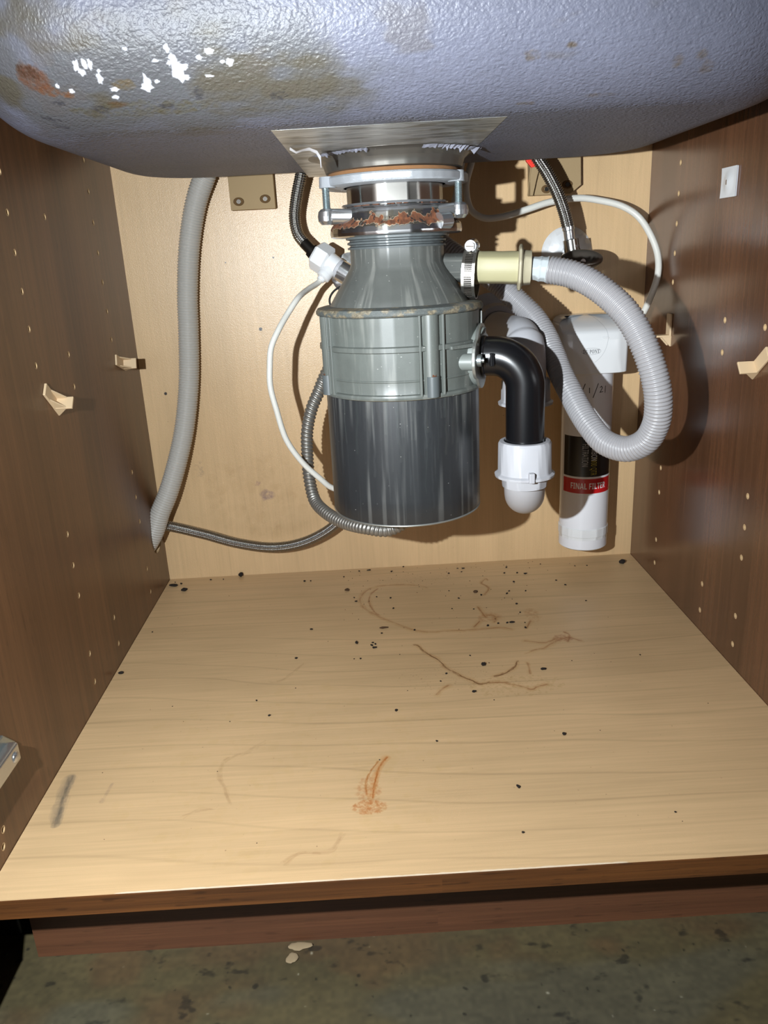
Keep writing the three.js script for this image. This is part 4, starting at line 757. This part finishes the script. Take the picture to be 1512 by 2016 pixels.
// ------------------------------------------------------------------ water filter
{
  const g = thing('water_filter', 'white water filter cartridge with black and red label on the back panel', 'filter', [0.2455, 0, 0.046]);
  const [c, x] = canvasOf(1536, 2048);        // unrolled cartridge: 0.198 m around, 0.235 m tall
  x.fillStyle = '#d4d4d8'; x.fillRect(0, 0, 1536, 2048);
  const S = 1536 / 0.198, Y = (y) => (0.275 - y) * 2048 / 0.235, U = (m) => 768 + m * S;
  // black field, white line, red band
  const u0 = U(-0.0397), u1 = U(0.045);
  x.fillStyle = '#0b0b0c'; x.fillRect(u0, Y(0.1925), u1 - u0, Y(0.1398) - Y(0.1925));
  x.fillStyle = '#b3161c'; x.fillRect(u0, Y(0.1372), u1 - u0, Y(0.1175) - Y(0.1372));
  x.fillStyle = '#d9d9dc'; x.font = 'bold 96px sans-serif'; x.textBaseline = 'middle';
  x.save(); x.translate(U(-0.0272), Y(0.1272)); x.scale(0.0485 * S / x.measureText('FINAL FILTER').width, 1.0); x.fillText('FINAL FILTER', 0, 0); x.restore();
  const vert = (s, m, y, col, size, k) => { x.save(); x.translate(U(m), Y(y)); x.rotate(Math.PI / 2); x.scale(k, 1); x.fillStyle = col; x.font = size + 'px sans-serif'; x.textAlign = 'right'; x.fillText(s, 0, 0); x.restore(); };
  vert('FILTRATION', -0.0087, 0.1530, '#a9a9ac', 80, 0.62);
  vert('7000 QTR', 0.0027, 0.1420, '#a79a2e', 80, 0.60);
  vert('CARBON', 0.0027, 0.1608, '#c9c9cc', 80, 0.60);
  // date written by hand with a marker
  x.strokeStyle = '#26262a'; x.lineWidth = 7; x.lineCap = 'round';
  const ln = (...p) => { x.beginPath(); p.forEach(([a, b], i) => i ? x.lineTo(U(a), Y(b)) : x.moveTo(U(a), Y(b))); x.stroke(); };
  ln([-0.0115, 0.2590], [-0.0165, 0.2460]); ln([-0.0062, 0.2540], [-0.0060, 0.2480]); ln([0.0045, 0.2590], [-0.0015, 0.2420]);
  ln([0.0072, 0.2540], [0.0090, 0.2555], [0.0102, 0.2532], [0.0072, 0.2480], [0.0112, 0.2486]); ln([0.0150, 0.2552], [0.0146, 0.2470]);
  ln([-0.0280, 0.2600], [-0.0250, 0.2560], [-0.0275, 0.2500], [-0.0230, 0.2500]);
  const cm = phy({ map: ctex(c), roughness: 0.25 });
  const cg = new THREE.CylinderGeometry(0.0315, 0.0315, 0.235, 96, 1, true, Math.PI, Math.PI * 2).translate(0, 0.1575, 0);
  const ct = mesh('cartridge', cg, cm, g);
  const base = mesh('end_cap', lathe([[0, 0.0368], [0.024, 0.0368], [0.0285, 0.0376], [0.0306, 0.0392], [0.0312, 0.042], [0.0316, 0.056], [0.0323, 0.0566], [0.0323, 0.0672], [0.0315, 0.0682], [0.030, 0.0684]], 96), M.white, g);
  // head: D-shaped housing stepping in to a domed top
  const sec = (y, hw, zf, zb) => { const l = []; const n = 44; for (let k = 0; k < n; k++) { const a = k / n * Math.PI * 2, ca = Math.cos(a), sa = Math.sin(a); const e = 0.42; const X = Math.sign(ca) * Math.pow(Math.abs(ca), e) * hw, q = Math.sign(sa) * Math.pow(Math.abs(sa), sa > 0 ? 0.62 : 0.25); l.push([X, y, q > 0 ? 0.01 + q * (zf - 0.01) : 0.01 + q * (0.01 - zb)]); } return l.reverse(); };
  const hz = -0.0455;
  const head = loft([sec(0.2710, 0.0415, 0.0330, hz), sec(0.2720, 0.0432, 0.0345, hz), sec(0.29, 0.0434, 0.0350, hz), sec(0.312, 0.0436, 0.0345, hz), sec(0.3195, 0.0434, 0.0325, hz), sec(0.3235, 0.0428, 0.0285, hz), sec(0.3275, 0.0418, 0.020, hz), sec(0.3330, 0.0395, 0.004, hz), sec(0.3365, 0.0360, -0.012, hz), sec(0.3380, 0.0310, -0.022, hz)]);
  const [lc, lx] = canvasOf(1024, 1024); lx.fillStyle = '#d2d3d4'; lx.fillRect(0, 0, 1024, 1024);
  // planar over the front: x -0.045..0.045, y 0.265..0.345
  const lX = (m) => (m + 0.045) / 0.09 * 1024, lY = (m) => (0.345 - m) / 0.08 * 1024;
  lx.strokeStyle = '#a9abae'; lx.lineWidth = 5; lx.beginPath(); lx.ellipse(lX(-0.018), lY(0.3150), 0.0315 / 0.09 * 1024, 0.0340 / 0.08 * 1024, 0, -0.9, 1.05); lx.stroke();
  lx.strokeStyle = '#8b8d90'; lx.lineWidth = 4; lx.beginPath(); lx.ellipse(lX(-0.0066), lY(0.2990), 132, 50, 0, 0, 6.3); lx.stroke();
  lx.fillStyle = '#66686b'; lx.font = 'bold 72px serif'; lx.textAlign = 'center'; lx.textBaseline = 'middle'; lx.save(); lx.translate(lX(-0.0066), lY(0.2990)); lx.scale(0.70, 1.1); lx.fillText('DU PONT', 0, 2); lx.restore();
  { const p = head.attributes.position, u = head.attributes.uv; for (let i = 0; i < p.count; i++) u.setXY(i, (p.getX(i) + 0.045) / 0.09, (p.getY(i) - 0.265) / 0.08); }
  const hm = mesh('head', head, phy({ map: ctex(lc), roughness: 0.24 }), g);
  mesh('tube_socket', rod(V(0.030, 0.308, -0.006), V(0.0445, 0.316, 0.0005), 0.0065, 0.0065, 24), M.white, g);
  mesh('notch', rbox(0.0065, 0.0140, 0.3135, 0.3152, 0.0338, 0.0350, 0.0004, 2), M.white, hm);
  mesh('latch_ridge', rbox(0.0285, 0.0300, 0.2755, 0.2815, 0.0290, 0.0318, 0.0005, 2), M.white, hm);
  mesh('bracket', rbox(-0.036, 0.036, 0.255, 0.300, -0.0458, -0.030, 0.003), M.white, g);
}

// ------------------------------------------------------------------ wood blocks on the back panel
{
  const screwHole = (p, x, y, z) => { mesh('screw_hole', at(new THREE.TorusGeometry(0.0040, 0.0014, 8, 20).scale(1.2, 0.9, 0.5), x, y, z), M.blockDark, p); mesh('screw', at(new THREE.CylinderGeometry(0.0026, 0.0026, 0.0016, 12).rotateX(Math.PI / 2), x, y, z), M.darkMetal, p); };
  const a = thing('wood_block', 'tan wood cleat with two screws on the back panel, left of the disposer', 'block', [-0.1597, 0.4815, 0]);
  mesh('timber', rbox(-0.0270, 0.0270, 0, 0.09, 0.0002, 0.015, 0.0008, 2), M.block, a); screwHole(a, -0.0167, 0.0095, 0.0152); screwHole(a, 0.0153, 0.0112, 0.0152);
  const b = thing('wood_block', 'tan wood cleat with a clipped corner behind the red tag', 'block', [0.2050, 0.4815, 0]);
  const s = new THREE.Shape(); s.moveTo(-0.0285, 0); s.lineTo(0.0205, 0); s.lineTo(0.0330, 0.0095); s.lineTo(0.0300, 0.09); s.lineTo(-0.0305, 0.09); s.closePath();
  mesh('timber', new THREE.ExtrudeGeometry(s, { depth: 0.0148, bevelEnabled: false }).translate(0, 0, 0.0002), M.block, b); screwHole(b, -0.0088, 0.0065, 0.0152); screwHole(b, 0.0165, 0.0105, 0.0152);
}

// ------------------------------------------------------------------ shelf clips, cable mount, hinge
{
  const proto = (side) => {
    const G = [];
    const pl = rbox(0, 0.0024, -0.002, 0.0245, -0.0062, 0.0062, 0.0006, 2), tb = rbox(0.001, 0.0175, -0.0022, 0.0002, -0.0062, 0.0062, 0.0006, 2);
    const gs = new THREE.Shape(); gs.moveTo(0, 0); gs.lineTo(0.012, 0); gs.lineTo(0.001, -0.012); gs.lineTo(0, -0.012); gs.closePath();
    const gu = new THREE.ExtrudeGeometry(gs, { depth: 0.0018, bevelEnabled: false });
    const f = (geo) => { if (side > 0) { geo = geo.clone(); geo.rotateY(Math.PI); } return geo; };
    const r = new THREE.Shape(); r.moveTo(0, 0); r.lineTo(0.011, 0); r.lineTo(0, 0.016); r.closePath();
    return { plate: f(pl), tab: f(tb), gusset: f(merge([gu.clone().translate(0, -0.001, -0.0060), gu.clone().translate(0, -0.001, 0.0042)])), rib: f(merge([new THREE.ExtrudeGeometry(r, { depth: 0.0014, bevelEnabled: false }).translate(0.001, 0, -0.0058), new THREE.ExtrudeGeometry(r, { depth: 0.0014, bevelEnabled: false }).translate(0.001, 0, 0.0044)])), pin: f(new THREE.CylinderGeometry(0.0024, 0.0024, 0.009, 16).rotateZ(Math.PI / 2).translate(-0.0045, 0.0175, 0)) };
  };
  const PL = proto(-1), PR = proto(1);
  const clip = (side, y, z, label) => {
    const g = thing('shelf_clip', label, 'shelf clip', [side * (W2 - 0.0001), y, z], 'beige shelf clips on the side panels'); const P = side < 0 ? PL : PR;
    mesh('plate', P.plate, M.clip, g); mesh('tab', P.tab, M.clip, g); mesh('gusset', P.gusset, M.clip, g); mesh('pin', P.pin, M.clip, g); if (side < 0) mesh('rib', P.rib, M.clip, g);
    return g;
  };
  clip(-1, ROW(9) + 0.001, 0.0720, 'beige plastic shelf clip on the left panel nearest the back corner').rotation.x = 1.25;
  clip(-1, ROW(9) - 0.006, 0.2950, 'beige plastic shelf clip on the left panel nearer the front').rotation.x = 0.85;
  clip(1, ROW(9) + 0.004, 0.0932, 'beige plastic shelf clip on the right panel beside the looped hose');
  clip(1, ROW(9) - 0.004, 0.3120, 'beige plastic shelf clip on the right panel at the photo edge').rotation.x = 0.9;
  const m = thing('cable_mount', 'white square adhesive cable mount on the right side panel', 'cable mount', [W2, 0.4730, 0.2225]);
  const pos = []; const n = 12, gm = new THREE.PlaneGeometry(0.0335, 0.0275, n, n); { const p = gm.attributes.position; for (let i = 0; i < p.count; i++) { const a = p.getX(i) / 0.01675, b = p.getY(i) / 0.01375; p.setZ(i, 0.0022 + 0.0022 * Math.max(0, 1 - 1.6 * Math.hypot(a * 0.9, b * 0.75)) ); p.setX(i, p.getX(i) * (1 - 0.05 * (1 - b * b) * (a < 0 ? 1 : 0))); } gm.computeVertexNormals(); }
  mesh('pad', gm.rotateY(-Math.PI / 2), M.white, m);
  mesh('backing', rbox(-0.0021, -0.0001, -0.0137, 0.0137, -0.0162, 0.0162, 0.0006, 2), M.pvc, m);
  mesh('slot', rbox(-0.00455, -0.0042, -0.0022, 0.0022, -0.0006, 0.0006, 0.0001, 1), M.blockDark, m);
  const h = thing('door_hinge', 'steel concealed door hinge on the left panel at the photo edge', 'hinge', [-W2, 0.0765, 0.5150]);
  const hs = new THREE.Shape(); hs.moveTo(-0.014, 0); hs.lineTo(0.0, 0.0145); hs.lineTo(0.045, 0.0145); hs.lineTo(0.045, -0.0145); hs.lineTo(0.0, -0.0145); hs.closePath();
  const pg = new THREE.ExtrudeGeometry(hs, { depth: 0.0025, bevelEnabled: true, bevelSize: 0.001, bevelThickness: 0.0008, bevelSegments: 2 }).rotateY(-Math.PI / 2);
  mesh('plate', pg.translate(0.0038, 0, 0), M.bolt, h);
  mesh('arm', rbox(0.004, 0.0135, -0.0075, 0.0085, -0.003, 0.085, 0.0025), M.chrome, h);
  mesh('screw', merge([new THREE.SphereGeometry(0.0045, 20, 12).scale(0.5, 1, 1).translate(0.0135, 0.0, 0.006)]), M.chrome, h);
}

// ------------------------------------------------------------------ debris on the cabinet floor
const SPECKS = [[-0.0598, 0.0108], [-0.0808, 0.0285], [-0.0661, 0.0991], [-0.0639, 0.1112], [0.0031, 0.0040], [-0.0143, 0.0189], [-0.0330, 0.2043], [-0.0438, 0.2261], [-0.0410, 0.2301], [-0.0450, 0.2328], [-0.0422, 0.2386], [-0.0167, 0.1383], [-0.0187, 0.1065], [-0.0368, 0.1009], [0.0058, 0.2006], [-0.1296, 0.2526], [-0.1265, 0.0361], [-0.0652, 0.2615], [-0.0580, 0.2623], [0.0781, 0.0206], [0.0858, 0.0218], [0.0821, 0.0340], [0.0641, 0.0368], [0.1457, 0.0269], [0.1393, 0.0469], [0.1566, 0.0484], [0.1672, 0.0528], [0.1943, 0.0218], [0.2394, 0.0352], [0.2561, 0.0358], [0.2024, 0.0803], [0.1463, 0.0774], [0.0976, 0.1135], [0.0679, 0.1194], [0.0581, 0.0944], [0.0824, 0.1533], [0.0560, 0.1487], [0.1371, 0.1456], [0.1369, 0.1699], [0.1167, 0.1956], [0.1373, 0.1977], [0.1352, 0.2111], [0.1058, 0.1961], [0.0925, 0.2005], [0.0565, 0.3432], [0.0251, 0.3192], [0.1560, 0.1082], [0.2106, 0.0971], [0.1348, 0.1060], [0.1309, 0.1133], [0.0326, 0.3047], [0.0624, 0.2690], [0.2239, 0.1474], [-0.3177, 0.0136], [-0.3077, 0.0203], [-0.3114, 0.1663], [-0.2504, 0.0123], [-0.2683, 0.0116], [-0.1347, 0.0358], [-0.1169, 0.1838], [0.0113, 0.4229], [0.0721, 0.4928], [-0.1475, 0.3651], [-0.1636, 0.3359], [-0.0233, 0.3692], [0.0657, 0.5460], [0.1872, 0.5339], [0.2433, 0.2888]];
function crumbGeo(a, b, h) {
  const g = mergeVertices(new THREE.IcosahedronGeometry(1, 2).deleteAttribute('uv').deleteAttribute('normal')); const p = g.attributes.position;
  const s = rnd() * 50; for (let i = 0; i < p.count; i++) { const x = p.getX(i), y = p.getY(i), z = p.getZ(i), q = 0.65 + 0.7 * vn(x * 1.7 + s + 20, z * 1.7 + y * 1.3 + s + 20, 3); p.setXYZ(i, x * a * q, Math.max(y, -0.8) * h * q, z * b * q); }
  g.computeVertexNormals(); g.computeBoundingBox(); g.translate(0, -g.boundingBox.min.y, 0);
  g.setAttribute('uv', new THREE.Float32BufferAttribute(new Float32Array(p.count * 2), 2)); return g;
}
{
  const G = []; for (const [x, z] of SPECKS) { const r = 0.0007 + rnd() * 0.0007; G.push(crumbGeo(r * (1 + rnd() * 0.8), r, r * 0.7).rotateY(rnd() * 3).translate(x, 0.0001, z)); }
  for (let i = 0; i < 110; i++) { const back = rnd() < 0.65; const x = back ? -0.08 + rnd() * 0.28 : -0.31 + rnd() * 0.62, z = back ? 0.008 + rnd() * rnd() * 0.24 : 0.02 + rnd() * 0.54, r = 0.0003 + rnd() * 0.00035; G.push(new THREE.IcosahedronGeometry(r, 0).scale(1.3, 0.6, 1).rotateY(rnd() * 3).translate(x, r * 0.5, z)); }
  tag(mesh('debris_specks', merge(G), M.debris), 'scattered dark specks of dirt on the cabinet floor', 'debris', null, 'stuff');
  const crumb = (x, z, a, b, h, turn, mat, label) => { const o = mesh(numbered('dirt_crumb'), crumbGeo(a * 0.75, b * 0.75, h * 0.75), mat); o.position.set(x, 0.0001, z); o.rotation.y = turn; tag(o, label, 'crumb', 'dirt crumbs on the cabinet floor'); };
  crumb(-0.0459, 0.0094, 0.0052, 0.0012, 0.0012, 0.1, M.debris, 'dark sliver of dirt against the back panel below the disposer');
  crumb(-0.0759, 0.0747, 0.0052, 0.0042, 0.0016, 0.3, M.debris2, 'crumbly brown clump left of the ring stain');
  crumb(-0.0303, 0.1908, 0.0075, 0.0022, 0.0016, 0.05, M.debris2, 'brown splinter lying below the ring stain curve');
  crumb(-0.0626, 0.2253, 0.0022, 0.0036, 0.0020, 0.2, M.debris, 'oval black crumb beside a cluster of four dots');
  crumb(0.0917, 0.1048, 0.0040, 0.0036, 0.0022, 0.6, M.debris2, 'dark knotted crumb inside the ring stain');
  crumb(0.1221, 0.1957, 0.0048, 0.0016, 0.0016, 0, M.debris, 'long black crumb right of the forked rust stain');
  crumb(0.0740, 0.2914, 0.0040, 0.0028, 0.0022, 0.2, M.debris, 'triangular black crumb above the long crack stain');
  crumb(0.1346, 0.3075, 0.0036, 0.0022, 0.0018, 0, M.debris, 'greenish black crumb right of the crack stain end');
  crumb(-0.2270, 0.0055, 0.0045, 0.0035, 0.0045, 0, M.debris, 'dark clump against the back panel under the sagging hose');
  crumb(-0.2985, 0.0441, 0.0062, 0.0052, 0.0028, 0.5, M.debris, 'largest black crumb in the back left corner');
  crumb(-0.3175, 0.0268, 0.0080, 0.0038, 0.0022, -0.2, M.debris, 'flat black crumb right in the back left corner');
  crumb(-0.3215, 0.2644, 0.0036, 0.0026, 0.0022, 0.2, M.debris, 'black crumb against the left side panel');
  crumb(0.3050, 0.0362, 0.0058, 0.0050, 0.0048, 0.3, M.debris, 'grey black clump in the back right corner');
  crumb(0.1271, 0.4242, 0.0022, 0.0024, 0.0018, 0, M.debris, 'lone black crumb on the front right of the cabinet floor');
  const flake = (x, z, a, b, turn, label) => { const o = mesh(numbered('paint_flake'), crumbGeo(a, b, 0.0012), M.pale); o.position.set(x, FY + 0.0001, z); o.rotation.y = turn; tag(o, label, 'flake', 'pale flakes on the kitchen floor'); };
  flake(-0.115, 0.5290, 0.0105, 0.0042, 0, 'pale tan flake at the foot of the kick board');
  flake(-0.121, 0.5413, 0.0048, 0.0050, 0.4, 'rounded pale flake on the kitchen floor before the kick board');
}

scene.traverse((o) => { if (o.isMesh) { o.castShadow = true; o.receiveShadow = true; } });
renderer.render(scene, camera);
